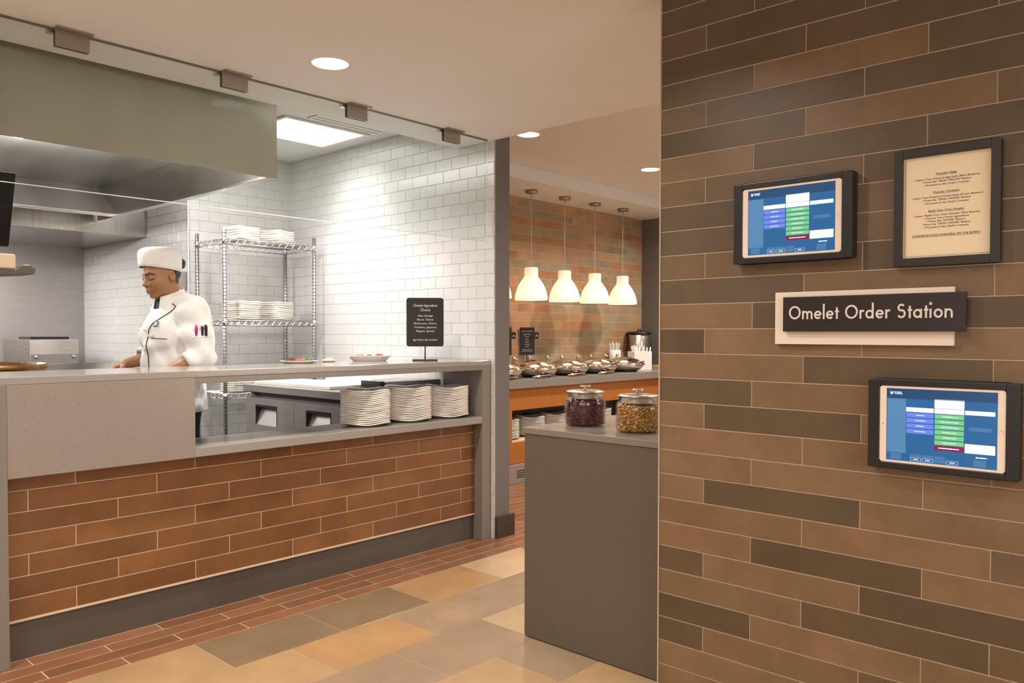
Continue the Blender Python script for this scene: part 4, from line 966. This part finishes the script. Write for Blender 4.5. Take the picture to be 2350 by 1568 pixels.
# ---- recessed ceiling lights
def downlight(x, y, z, label):
    r = thing('recessed_ceiling_light', label, 'ceiling light', (x, y, z), 0, 'recessed ceiling lights')
    MB().lathe([(.079, 0), (.079, -.004), (.093, -.003), (.095, 0)], 36, closed=True).build('trim_ring', M['trim_white'], r)
    MB().lathe([(.0001, -.002), (.079, -.002)], 36).build('lens', M['lamp_white'], r)
    return r
DL = [(2.032, 2.935, 2.445, 'round recessed light in the lower ceiling above the serving counter walkway'), (4.25, 3.735, 2.68, 'round recessed light in the higher ceiling beside the grey pillar'),
      (5.86, 3.75, 2.68, 'round recessed light in the higher ceiling beside the brown wall edge')]
FILL_XY = [(.3, 2.935), (-1.6, 2.935), (.3, .9), (2.0, 1.2) if False else (1.25, 1.6), (-1.4, .9), (.3, -1.3), (-1.6, -1.3), (1.5, -1.3)]  # positions of added ceiling fill lights, no fixtures built
for x, y, z, l in DL: downlight(x, y, z, l)

# ================================================================== PERSON (implicit surfaces meshed with surface nets)
def smin(a, b, k):
    h = np.clip(.5 + .5 * (b - a) / k, 0, 1); return b * (1 - h) + a * h - k * h * (1 - h)
def smax(a, b, k): return -smin(-a, -b, k)
def ell(p, c, r, R=None):
    q = p - np.array(c, 'f')
    if R is not None: q = q @ np.array(R, 'f')
    r = np.array(r, 'f'); k0 = np.linalg.norm(q / r, axis=1); k1 = np.linalg.norm(q / (r * r), axis=1)
    return k0 * (k0 - 1) / np.maximum(k1, 1e-6)
def cap(p, a, b, ra, rb=None):
    rb = ra if rb is None else rb
    a = np.array(a, 'f'); b = np.array(b, 'f'); ab = b - a
    t = np.clip(((p - a) @ ab) / (ab @ ab), 0, 1)
    return np.linalg.norm(p - a - t[:, None] * ab, axis=1) - (ra + (rb - ra) * t)
def chain(p, pts, k=.02):
    d = None
    for (a, ra), (b, rb) in zip(pts[:-1], pts[1:]):
        e = cap(p, a, b, ra, rb); d = e if d is None else smin(d, e, k)
    return d

def surface_net(name, fn, lo, hi, h, mats, parent=None, colour=None, coarse=6):
    lo = np.array(lo, 'f'); hi = np.array(hi, 'f'); n = np.ceil((hi - lo) / h).astype(int) + 1
    n = ((n + coarse - 1) // coarse) * coarse
    G = np.full(n, 1., 'f')
    nb = n // coarse
    bi = np.stack(np.meshgrid(*[np.arange(k) for k in nb], indexing='ij'), -1).reshape(-1, 3)
    cen = lo + (bi * coarse + (coarse - 1) / 2) * h
    dc = np.concatenate([fn(c.astype('f')) for c in np.array_split(cen, max(1, len(cen) // 60000))])
    lim = coarse * h * 1.35
    G4 = G.reshape(nb[0], coarse, nb[1], coarse, nb[2], coarse)
    sg_ = np.where(dc < 0, -1., 1.).astype('f').reshape(nb)
    G4[:] = sg_[:, None, :, None, :, None]
    act = bi[np.abs(dc) < lim]
    off = np.stack(np.meshgrid(*[np.arange(coarse)] * 3, indexing='ij'), -1).reshape(-1, 3)
    for ch in np.array_split(act, max(1, len(act) // 400)):
        idx = (ch[:, None, :] * coarse + off[None]).reshape(-1, 3)
        G[idx[:, 0], idx[:, 1], idx[:, 2]] = fn((lo + idx * h).astype('f'))
    ins = G < 0
    c8 = [(i, j, k) for i in (0, 1) for j in (0, 1) for k in (0, 1)]
    sl = lambda o: tuple(slice(o[a], n[a] - 1 + o[a]) for a in range(3))
    cnt = sum(ins[sl(o)].astype('i1') for o in c8)
    cells = np.argwhere((cnt > 0) & (cnt < 8))
    vid = np.full(tuple(n - 1), -1, 'i4'); vid[tuple(cells.T)] = np.arange(len(cells))
    acc = np.zeros((len(cells), 3)); w = np.zeros(len(cells))
    val = {o: G[cells[:, 0] + o[0], cells[:, 1] + o[1], cells[:, 2] + o[2]] for o in c8}
    for a in c8:
        for ax in range(3):
            if a[ax] == 0:
                b = tuple(1 if q == ax else a[q] for q in range(3)); va, vb = val[a], val[b]; m = (va < 0) != (vb < 0)
                t = np.where(m, va / np.where(m, va - vb, 1), 0)
                pt = np.array(a, float)[None] + (np.array(b, float) - np.array(a, float))[None] * t[:, None]
                acc[m] += pt[m]; w[m] += 1
    V = lo + (cells + acc / w[:, None]) * h
    F = []
    for ax in range(3):
        u, v = [q for q in range(3) if q != ax]
        sa = [slice(1, n[q] - 1) for q in range(3)]; sa[ax] = slice(0, n[ax] - 1)
        sb = list(sa); sb[ax] = slice(1, n[ax])
        A = ins[tuple(sa)]; B = ins[tuple(sb)]
        e = np.argwhere(A != B)
        base = e + np.array([0 if q == ax else 1 for q in range(3)])
        flip = A[tuple(e.T)]
        q4 = []
        for du, dv in ((0, 0), (1, 0), (1, 1), (0, 1)):
            o = base.copy(); o[:, u] -= du; o[:, v] -= dv; q4.append(vid[tuple(o.T)])
        q4 = np.stack(q4, 1)
        if ax == 1: flip = ~flip
        q4[~flip] = q4[~flip][:, ::-1]
        F.append(q4)
    F = np.concatenate(F); F = F[(F >= 0).all(1)]
    me = bpy.data.meshes.new(name); me.from_pydata([tuple(p) for p in V], [], [tuple(map(int, f)) for f in F])
    for m in mats: me.materials.append(m)
    me.polygons.foreach_set('use_smooth', [True] * len(me.polygons))
    if colour is not None:
        at = me.color_attributes.new('tint', 'FLOAT_COLOR', 'POINT'); c = np.ones((len(V), 4), 'f'); c[:, :3] = colour(V.astype('f')); at.data.foreach_set('color', c.ravel())
    bm = bmesh.new(); bm.from_mesh(me); bmesh.ops.recalc_face_normals(bm, faces=bm.faces); bm.to_mesh(me); bm.free(); me.update()
    return obj_from(name, me, parent)

# head frame -> chef frame: turned a little to her right and bent down
HC = np.array((.077, -.002, 1.552)); HYAW, HPIT, HROL = math.radians(11), math.radians(15), 0.
HR = np.array((Matrix.Rotation(HYAW, 3, 'Z') @ Matrix.Rotation(HPIT, 3, 'Y')))          # columns = head axes in chef space
def to_head(p):
    q = (p - HC.astype('f')) @ HR.astype('f'); q[:, 2] = np.where(q[:, 2] < 0, q[:, 2] / .885, q[:, 2]); return q
def from_head(q): return tuple(HC + HR @ np.array(q))

def head_sdf(q):
    d = ell(q, (-.012, 0, .035), (.098, .078, .092))
    d = smin(d, ell(q, (.028, 0, -.030), (.062, .063, .085)), .03)
    d = smin(d, ell(q, (.022, 0, -.070), (.060, .055, .043)), .025)           # jaw
    d = smin(d, ell(q, (.066, 0, -.104), (.022, .022, .016)), .02)             # chin
    for s in (-1, 1):
        d = smin(d, ell(q, (.045, s * .037, -.030), (.036, .029, .034)), .02)  # cheek
        d = smin(d, cap(q, (.079, s * .008, .026), (.064, s * .046, .026), .008, .007), .016)  # brow ridge
        d = smax(d, -ell(q, (.094, s * .032, .006), (.012, .018, .010)), .014)  # socket
        d = smin(d, ell(q, (.071, s * .0315, .003), (.0155, .0165, .0135)), .004)   # lid over the eyeball
    d = smin(d, cap(q, (.084, 0, .016), (.101, 0, -.022), .0070, .0105), .012)   # nose bridge
    d = smin(d, ell(q, (.103, 0, -.029), (.0115, .0130, .0105)), .008)
    for s in (-1, 1):
        d = smin(d, ell(q, (.093, s * .0145, -.032), (.0110, .0090, .0085)), .006)
        d = smax(d, -ell(q, (.100, s * .0080, -.0405), (.005, .004, .004)), .003)
    d = smin(d, ell(q, (.086, 0, -.052), (.012, .016, .012)), .012)
    d = smin(d, smin(cap(q, (.096, -.003, -.063), (.080, -.022, -.067), .0075, .0045), cap(q, (.096, .003, -.063), (.080, .022, -.067), .0075, .0045), .003), .005)
    d = smin(d, smin(cap(q, (.093, 0, -.0755), (.078, -.021, -.0690), .0098, .0045), cap(q, (.093, 0, -.0755), (.078, .021, -.0690), .0098, .0045), .003), .005)
    d = smax(d, -smin(cap(q, (.105, 0, -.0688), (.080, -.024, -.0675), .0013), cap(q, (.105, 0, -.0688), (.080, .024, -.0675), .0013), .002), .002)
    for s in (-1, 1):
        e = ell(q, (-.012, s * .079, -.004), (.0185, .0085, .031))
        e = smax(e, -ell(q, (-.008, s * .089, .0), (.0105, .010, .019)), .004)
        d = smin(d, e, .006)
    return d

def finger(p, base, dirs, lens, rads):
    pts = [(base, rads[0])]; b = np.array(base, float)
    for d_, l, r in zip(dirs, lens, rads[1:]):
        b = b + np.array(d_, float) / np.linalg.norm(d_) * l; pts.append((tuple(b), r))
    return chain(p, pts, .004)
def hand_sdf(p, w, fwd, side, up):
    """palm + four fingers + thumb; w wrist point, fwd along the hand, side towards the thumb, up the back of the hand"""
    w = np.array(w, float); f = np.array(fwd, float); f /= np.linalg.norm(f); s = np.array(side, float); s -= f * (s @ f); s /= np.linalg.norm(s); u = np.cross(f, s) ; u *= np.sign(u @ np.array(up, float)) or 1
    R = np.stack([f, s, u], 1)
    d = ell(p, w + f * .045, (.050, .040, .015), R)
    for k, (o, L) in enumerate(((.029, .95), (.010, 1.05), (-.010, 1.), (-.028, .8))):
        base = w + f * .082 + s * o
        dr = [f * 1. - u * .30 + s * o * 1.5, f * .75 - u * .75, f * .35 - u * 1.]
        d = smin(d, finger(p, base, dr, [.042 * L, .026 * L, .020 * L], [.0095, .0088, .008, .0068]), .006)
    d = smin(d, finger(p, w + f * .028 + s * .030, [f * .7 + s * .7 - u * .3, f * .95 + s * .1 - u * .4, f - u * .4], [.034, .028, .022], [.0125, .011, .0098, .0078]), .008)
    return d

SHZ = 1.385
LE, LW = (-.028, .240, 1.118), (.165, .20, 1.04)      # left elbow, wrist
RE, RW = (-.03, -.235, 1.135), (.195, -.19, 1.085)
def body_sdf(p):
    d = ell(p, (.0, 0, 1.22), (.115, .155, .20))
    d = smin(d, ell(p, (.005, 0, .98), (.115, .155, .18)), .06)
    d = smin(d, cap(p, (.0, 0, 1.34), (.045, -.002, 1.47), .062, .052), .04)
    d = smin(d, cap(p, (.02, 0, 1.42), from_head((-.03, 0, -.02)), .054, .055), .02)
    for s in (-1, 1):
        d = smin(d, cap(p, (-.01, s * .05, 1.385), (-.02, s * .165, SHZ - .02), .055, .055), .03)
        d = smin(d, chain(p, [((0, s * .085, .90), .085), ((.01, s * .09, .50), .055), ((-.01, s * .095, .10), .036)], .02), .04)
        d = smin(d, chain(p, [((-.03, s * .095, .06), .034), ((.05, s * .10, .045), .036), ((.13, s * .105, .03), .026)], .02), .02)
    for e, w, s in ((LE, LW, 1), (RE, RW, -1)):
        d = smin(d, chain(p, [((-.02, s * .175, SHZ - .02), .050), (e, .040)], .02), .03)
        d = smin(d, chain(p, [(e, .040), (tuple(np.array(e) * .6 + np.array(w) * .4), .039), (w, .026)], .015), .015)
        f = np.array(w) - np.array(e)
        d = smin(d, hand_sdf(p, w, f + np.array((0, -.02 * s, -.02)), (0., -s, .25), (0, s * .2, 1.)), .012)
    q = to_head(p)
    near = np.linalg.norm(q, axis=1) < .26
    if near.any():
        dh = np.full(len(p), 1., 'f'); dh[near] = head_sdf(q[near]); d = np.where(near, smin(d, dh, .018), d)
    return d
def skin_colour(V):
    c = np.tile(np.array((.335, .160, .076), 'f'), (len(V), 1)); q = to_head(V)
    def blend(mask, col, a=1.):
        m = np.clip(mask, 0, 1)[:, None] * a; return c * (1 - m) + np.array(col, 'f') * m
    lip = 1 - np.clip((np.minimum(cap(q, (.097, 0, -.064), (.079, .0, -.067), .003), np.minimum(cap(q, (.095, 0, -.069), (.079, .021, -.068), .0075, .004), cap(q, (.095, 0, -.069), (.079, -.021, -.068), .0075, .004)))) / .0025, 0, 1)
    c = blend(lip, (.22, .058, .045), .85)
    for s in (-1, 1):
        f = q.copy(); f[:, 0] = np.where(q[:, 0] > .03, 0, 1)
        br = 1 - np.clip(smin(cap(f, (0, s * .012, .0240), (0, s * .031, .0300), .0036, .0030), cap(f, (0, s * .031, .0300), (0, s * .053, .0225), .0030, .0010), .002) / .004, 0, 1)
        c = blend(br, (.022, .012, .008), .95)
        la = 1 - np.clip(smin(cap(f, (0, s * .017, -.0030), (0, s * .032, -.0080), .0012, .0020), cap(f, (0, s * .032, -.0080), (0, s * .050, -.0015), .0020, .0012), .001) / .003, 0, 1)
        c = blend(la, (.018, .010, .008), .95)
        li = 1 - np.clip(ell(q, (.082, s * .032, .004), (.010, .018, .011)) / .004, 0, 1)
        c = blend(li * (1 - la) * (1 - br), (.20, .085, .05), .5)
    hair = np.clip((-.030 - q[:, 0]) / .012, 0, 1) * np.clip((q[:, 2] + .062) / .012, 0, 1)
    c = blend(hair, (.018, .011, .008))
    return c

CP = (1.945, 4.25); CROT = math.radians(178)
M['skin'] = vcol_mat('skin_brown', .42, sub=.08)
M['coat'] = noise_mat('white_cotton', (.70, .675, .665), (.75, .725, .71), 30, .8, bump=.05)
M['cap_cloth'] = noise_mat('white_cap_cotton', (.74, .72, .70), (.79, .77, .75), 40, .85)
M['hair'] = noise_mat('black_brown_hair', (.010, .006, .005), (.03, .018, .012), 60, .5, bump=.4)
M['trouser'] = noise_mat('black_twill', (.008, .008, .009), (.012, .012, .013), 80, .8)
M['piping'] = mat('charcoal_piping', (.05, .045, .05), .7)
M['pink'] = mat('pink_marker', (.55, .015, .28), .3)
M['button'] = mat('white_button', (.82, .80, .80), .35)
M['badge'] = mat('embroidered_patch', (.16, .15, .17), .8)
M['name_bar'] = mat('name_bar', (.72, .55, .48), .4)

person = surface_net('person', body_sdf, (-.2, -.36, -.02), (.38, .36, 1.72), .0042, [M['skin']], None, skin_colour)
person.scale = (1.013,) * 3; person.location = (*CP, 0); person.rotation_euler = (0, 0, CROT)
tag(person, 'person in white chef coat and white cap looking down, standing behind the counter', 'person')

# ---- coat
def wrinkle(p):
    x, y, z = p[:, 0], p[:, 1], p[:, 2]
    return .0035 * np.sin(38 * z + 22 * y + 9 * np.sin(14 * x + 6 * y)) * np.clip((1.34 - z) / .2, 0, 1) * 1.25 + .0025 * np.sin(55 * (z + .8 * x) + 18 * y) + .0022 * np.sin(70 * x - 40 * z + 30 * y)
CUFF = {1: .36, -1: .60}
def sleeve(p, e, w, s):
    e = np.array(e); w = np.array(w); sh = np.array((-.02, s * .178, SHZ - .022))
    d = chain(p, [(tuple(sh), .078), (tuple((sh + e) / 2), .074), (tuple(e), .066)], .03)
    end = e + (w - e) * CUFF[s]
    d2 = smin(d, cap(p, tuple(e), tuple(end), .066, .060), .025)
    ax = (w - e) / np.linalg.norm(w - e)
    t = (p - end.astype('f')) @ ax.astype('f')
    d2 = smax(d2, t - .0, .008)                                     # flat rolled-up cuff
    d2 = smin(d2, smax(cap(p, tuple(e + (w - e) * (CUFF[s] - .26)), tuple(end), .066, .0655), t - .0, .006), .004)
    d2 = np.maximum(d2, -cap(p, tuple(end - ax * .035), tuple(end + ax * .06), .049))
    return d2
def coat_sdf(p):
    d = ell(p, (.012, 0, 1.235), (.150, .178, .185))
    d = smin(d, ell(p, (.055, .0, 1.225), (.118, .150, .11)), .05)              # chest
    d = smin(d, ell(p, (.025, 0, 1.02), (.152, .180, .22)), .06)
    d = smin(d, ell(p, (.015, 0, .86), (.160, .192, .16)), .06)
    for s in (-1, 1):
        d = smin(d, cap(p, (.0, s * .045, 1.405), (-.02, s * .165, SHZ - .012), .064, .072), .04)
    d = smin(d, cap(p, (.01, 0, 1.37), (.022, 0, 1.43), .085, .070), .03)
    d = smin(d, sleeve(p, LE, LW, 1), .022); d = smin(d, sleeve(p, RE, RW, -1), .022)
    d = d + wrinkle(p)
    d = np.maximum(d, .825 + .01 * np.sin(9 * p[:, 1]) - p[:, 2])
    # neck opening
    a = np.array((.045, 0, 1.40), 'f'); nrm = np.array((.42, 0, .9), 'f'); nrm /= np.linalg.norm(nrm)
    d = np.maximum(d, -cap(p, (.050, 0, 1.40), (.075, 0, 1.56), .064, .085))
    return d
coat = surface_net('chef_coat', coat_sdf, (-.22, -.36, .80), (.30, .36, 1.52), .0048, [M['coat']], person)
bvh = BVHTree.FromPolygons([v.co.copy() for v in coat.data.vertices], [tuple(p.vertices) for p in coat.data.polygons])
def hit(o, d, off=.0015):
    h = bvh.ray_cast(Vector(o), Vector(d).normalized())
    return None if h[0] is None else (h[0] + h[1] * off, h[1])
def on_front(y, z, off=.0015):
    h = hit((.6, y, z), (-1, 0, 0), off); return h[0] if h else None
def on_left(x, z, off=.0015, yo=.6, dx=0.):
    h = hit((x, yo, z), (dx, -1, 0), off); return h
# collar band
cb = MB(); n = 40
ring = []
for k in range(n + 1):
    t = math.radians(28 + (360 - 40) * k / n)
    ring.append(t)
def cpt(t, z, r): # tilted collar ring round the neck
    bx, by = .034 + (.070 + r) * math.cos(t), (.068 + r) * math.sin(t)
    return (bx, by, 1.418 + z - .30 * (bx - .034) + .012 * (1 - math.cos(t)) * .5)
for k in range(n):
    a, b = ring[k], ring[k + 1]
    for (z0, r0, z1, r1) in ((-.018, .012, .040, .002), (.040, .002, .042, -.003), (.042, -.003, -.018, .004)):
        cb.quad(cpt(a, z0, r0), cpt(b, z0, r0), cpt(b, z1, r1), cpt(a, z1, r1), smooth=True)
cb.build('collar', M['coat'], coat)
nk = MB()
for k in range(36):
    a, b = 2 * PI * k / 36, 2 * PI * (k + 1) / 36
    P = lambda t, z, r: (.040 + r * math.cos(t), r * .96 * math.sin(t), 1.425 + z - .34 * (r * math.cos(t)))
    nk.quad(P(a, -.03, .066), P(b, -.03, .066), P(b, .018, .0615), P(a, .018, .0615), smooth=True)
    nk.quad(P(a, .018, .0615), P(b, .018, .0615), P(b, .018, .052), P(a, .018, .052), smooth=True)
nk.build('neck_ring', M['black_matte'], person)  # dark ring around the neck, inside the collar
# piping along the front flap
pl = [(.095, 1.405), (.132, 1.388), (.120, 1.365), (.098, 1.335), (.075, 1.30), (.055, 1.265), (.050, 1.22), (.050, 1.16), (.050, 1.10), (.050, 1.03), (.050, .95), (.050, .86)]
fine = []
for (a, b) in zip(pl[:-1], pl[1:]):
    for i in range(6): fine.append((a[0] + (b[0] - a[0]) * i / 6, a[1] + (b[1] - a[1]) * i / 6))
pts = [q for q in (on_front(y, z, .001) for y, z in fine) if q is not None]
mb = MB(); mb.tube(pts, .0030, 6); mb.build('piping', M['piping'], coat)
pk = [q for q in (on_front(.075 + .075 * i / 10, 1.225 - .004 * i / 10, .001) for i in range(11)) if q is not None]
mb = MB(); mb.tube(pk, .0022, 6); mb.build('chest_pocket_edge', M['piping'], coat)
for y, z in ((.025, 1.27), (.025, 1.165), (.025, 1.06), (-.095, 1.27), (-.095, 1.165), (-.095, 1.06)):
    q = on_front(y, z, .001)
    if q is not None: MB().sphere((0, 0, 0), .0075, 10).build('button', M['button'], coat, loc=tuple(q))
def patch(name, y, z, w, h, m, th=.003):
    o = (.6, y, z); r = hit(o, (-1, 0, 0), .001)
    if r is None: return None
    P, Nn = r; Nn = Nn.normalized(); zz = Vector((0, 0, 1)); u = zz.cross(Nn).normalized(); v = Nn.cross(u)
    mb = MB(); mb.box(-w / 2, w / 2, -th / 2, th, -h / 2, h / 2)
    mt = Matrix(((u.x, Nn.x, v.x, P.x), (u.y, Nn.y, v.y, P.y), (u.z, Nn.z, v.z, P.z), (0, 0, 0, 1)))
    return mb.xf(mt).build(name, m, coat, .0008), mt
bp2, mt = patch('embroidered_patch', .095, 1.298, .026, .030, M['badge'])
mb = MB(); mb.box(-.007, -.004, .003, .0036, -.009, .009); mb.box(-.004, .006, .003, .0036, .006, .009); mb.box(-.004, .005, .003, .0036, -.0015, .0015); mb.box(-.004, .006, .003, .0036, -.009, -.006)
mb.xf(mt).build('patch_mark', M['button'], bp2)
patch('name_bar', .068, 1.238, .042, .014, M['name_bar'])
# pens in the sleeve pocket
for nm, x, z, m, L, r0 in (('pink_marker', .045, 1.262, 'pink', .030, .0075), ('black_pen', .018, 1.262, 'black', .024, .006), ('black_pen', .0, 1.265, 'black', .028, .007)):
    h_ = on_left(x - .03, z, .003)
    if h_:
        P = h_[0]; mb = MB(); mb.tube([P + Vector((0, 0, -L)), P + Vector((0, .002, L * .6)), P + Vector((.004, .003, L))], [r0, r0, r0 * .45 if nm == 'pink_marker' else r0], 10); mb.build(nm, M[m], coat)
pkk = [h_[0] for h_ in (on_left(-.05 + .085 * i / 8, 1.232 - .004 * i / 8, .001) for i in range(9)) if h_]
if len(pkk) > 2: mb = MB(); mb.tube(pkk, .0018, 6); mb.build('sleeve_pocket_edge', M['coat'], coat)

# ---- cap, hair, trousers, shoes
RT = Matrix(((HR[0, 0], HR[0, 1], HR[0, 2], HC[0]), (HR[1, 0], HR[1, 1], HR[1, 2], HC[1]), (HR[2, 0], HR[2, 1], HR[2, 2], HC[2]), (0, 0, 0, 1)))
cp_ = MB(); n = 56; prof = [(.965, .0), (1., .002), (1.015, .02), (1.03, .05), (1.025, .075), (.985, .092), (.90, .104), (.72, .114), (.45, .120), (.2, .122), (.001, .123)]
vs = []; fs = []
for r, z in prof:
    for k in range(n):
        t = 2 * PI * k / n; wob = 1 + .012 * math.sin(5 * t + 20 * z) + .008 * math.sin(9 * t - 35 * z)
        x, y = -.004 + .109 * r * math.cos(t) * wob, .0905 * r * math.sin(t) * wob
        vs.append((x, y, .036 + z * (1.0) + (-.10 * (x - .02) * (1 - min(1, z / .1)) * 0) + .018 * x / .1 * (1 - z / .13) - .004))
for i in range(len(prof) - 1):
    for k in range(n): k2 = (k + 1) % n; fs.append((i * n + k, i * n + k2, (i + 1) * n + k2, (i + 1) * n + k))
cp_.add(vs, fs, 0, True); cp_.xf(Matrix.Translation((-.01, 0, .03)) @ Matrix.Rotation(math.radians(-11), 4, 'Y') @ Matrix.Translation((.01, 0, -.03))); cp_.xf(RT).build('chef_cap', M['cap_cloth'], person)
def hair_sdf(p):
    q = to_head(p)
    d = ell(q, (-.016, 0, .03), (.099, .0795, .094)); d = np.maximum(d, q[:, 0] + .028 - .25 * (q[:, 2])); d = np.maximum(d, q[:, 2] - .06)
    d = np.maximum(d, -.058 - q[:, 2])
    b = ell(q, (-.122, .0, .045), (.030, .034, .034))
    d = smin(d, b, .008)
    return d + .0025 * np.sin(160 * q[:, 2] + 90 * q[:, 1]) * np.sin(140 * q[:, 0] + 60 * q[:, 1])
surface_net('hair', hair_sdf, (-.12, -.15, 1.40), (.16, .15, 1.72), .004, [M['hair']], person)
def trouser_sdf(p):
    d = ell(p, (.0, 0, .86), (.115, .150, .09))
    for s in (-1, 1): d = smin(d, chain(p, [((0, s * .080, .84), .085), ((.01, s * .09, .50), .076), ((-.01, s * .095, .06), .066)], .03), .03)
    d = d + .002 * np.sin(50 * p[:, 2] + 20 * p[:, 1])
    return np.maximum(np.maximum(d, .035 - p[:, 2]), p[:, 2] - .88)
surface_net('trousers', trouser_sdf, (-.2, -.24, .02), (.2, .24, .98), .008, [M['trouser']], person)
def shoe(s):
    def f(p): return np.maximum(smin(cap(p, (-.05, s * .095, .045), (.06, s * .10, .042), .045, .043), cap(p, (.06, s * .10, .042), (.14, s * .105, .03), .043, .032), .02), .001 - p[:, 2])
    return f
for s in (-1, 1): surface_net('shoe', shoe(s), (-.15, s * .1 - .09, -.02), (.24, s * .1 + .09, .13), .007, [M['black']], person)

# ================================================================== LIGHTS
def area(name, loc, size, power, col, rot=(0, 0, 0), shape='DISK', spread=180, sy=None):
    l = bpy.data.lights.new(name, 'AREA'); l.shape = shape; l.size = size; l.energy = power; l.color = col; l.spread = math.radians(spread)
    if sy: l.size_y = sy
    o = bpy.data.objects.new(name, l); COL.objects.link(o); o.location = loc; o.rotation_euler = rot
    return o
WARM = (1., .925, .83)
for x, y, z, l in DL: area('ceiling_lamp_and_fill', (x, y, z - .012), .15, 16, WARM, spread=140)
for x, y in FILL_XY: area('ceiling_lamp_and_fill', (x, y, 2.44), .15, 13, WARM, spread=150)  # unseen ceiling fill added to brighten the dining side
for x, y in ((4.25, 1.6), (5.86, 1.6), (7.4, 3.74), (4.25, -.6)): area('ceiling_lamp_and_fill', (x, y, 2.675), .15, 26, WARM, spread=150)  # extra fill lights added under the passage ceiling
area('panel_lamp_and_fill', (3.045, 4.69, 2.62), .58, 9, (1, .99, .975), shape='RECTANGLE', sy=.48, spread=115)
for hx in HLX:  # point lights added to brighten the hood and cook line
    l = bpy.data.lights.new('hood_fill', 'POINT'); l.energy = 30; l.color = (1, .955, .90); l.shadow_soft_size = .06
    o = bpy.data.objects.new('hood_fill', l); COL.objects.link(o); o.location = (hx, 4.75, 2.235)
area('room_fill', (-.6, -3.9, 1.55), 4.2, 96, (1, .975, .95), rot=(math.radians(108), 0, 0), shape='RECTANGLE', sy=1.6)  # broad fill added behind the camera, set in a made-up window
area('room_fill', (5.8, -3.9, 1.55), 3.6, 70, (1, .965, .93), rot=(math.radians(108), 0, 0), shape='RECTANGLE', sy=1.6)  # second added rear fill, for the passage and buffet
area('room_fill', (-3.4, -.6, 1.55), 4.0, 46, (1, .965, .93), rot=(math.radians(108), 0, math.radians(-90)), shape='RECTANGLE', sy=1.6)  # added side fill facing the brown tile wall
area('canopy_fill', (1.2, 7.0, 2.01), 1.2, 46, (1, .97, .94), shape='RECTANGLE', sy=.3)  # fill light added under the canopy to brighten the alcove
area('panel_lamp_and_fill', (2.75, 4.0, 2.62), .3, 3, (1, .985, .965), shape='RECTANGLE', sy=.3, spread=115)  # small ceiling fill added, no panel built here
area('panel_lamp_and_fill', (2.44, 4.75, 2.62), .2, 15, (1, .985, .97), shape='RECTANGLE', sy=1.7)  # added fill strip hidden behind the hood, evens out the tiled walls
for x in PXS:
    l = bpy.data.lights.new('pendant_glow', 'POINT'); l.energy = 1.5; l.color = (1, .88, .74); l.shadow_soft_size = .03
    o = bpy.data.objects.new('pendant_glow', l); COL.objects.link(o); o.location = (x, 4.753, 1.62)

w = bpy.data.worlds.new('world'); SC.world = w; w.use_nodes = True
w.node_tree.nodes['Background'].inputs[0].default_value = (.9, .75, .6, 1); w.node_tree.nodes['Background'].inputs[1].default_value = .02

# ================================================================== CAMERA
F, YAW, PIT, ROL, CY = 1818.187, .741144, .023059, -.001091, 806.29
cam = bpy.data.cameras.new('camera'); co_ = bpy.data.objects.new('camera', cam); COL.objects.link(co_)
cam.sensor_fit = 'HORIZONTAL'; cam.sensor_width = 36.; cam.lens = 36. * F / 2350
cam.shift_y = (CY - 784) / 2350; cam.clip_start = .05
fw = Vector((math.cos(YAW) * math.cos(PIT), math.sin(YAW) * math.cos(PIT), -math.sin(PIT)))
r_ = Vector((math.sin(YAW), -math.cos(YAW), 0)); d_ = fw.cross(r_)
r2 = r_ * math.cos(ROL) + d_ * math.sin(ROL); d2 = d_ * math.cos(ROL) - r_ * math.sin(ROL)
co_.matrix_world = Matrix(((r2.x, -d2.x, -fw.x, 0), (r2.y, -d2.y, -fw.y, 0), (r2.z, -d2.z, -fw.z, 1.27), (0, 0, 0, 1)))
SC.camera = co_
SC.view_settings.view_transform = 'Standard'; SC.view_settings.look = 'None'; SC.view_settings.exposure = .29; SC.view_settings.gamma = 1.
SC.view_settings.use_curve_mapping = False
SC.cycles.max_bounces = 10; SC.cycles.transparent_max_bounces = 12; SC.cycles.sample_clamp_indirect = 6.; SC.cycles.caustics_reflective = False; SC.cycles.caustics_refractive = False
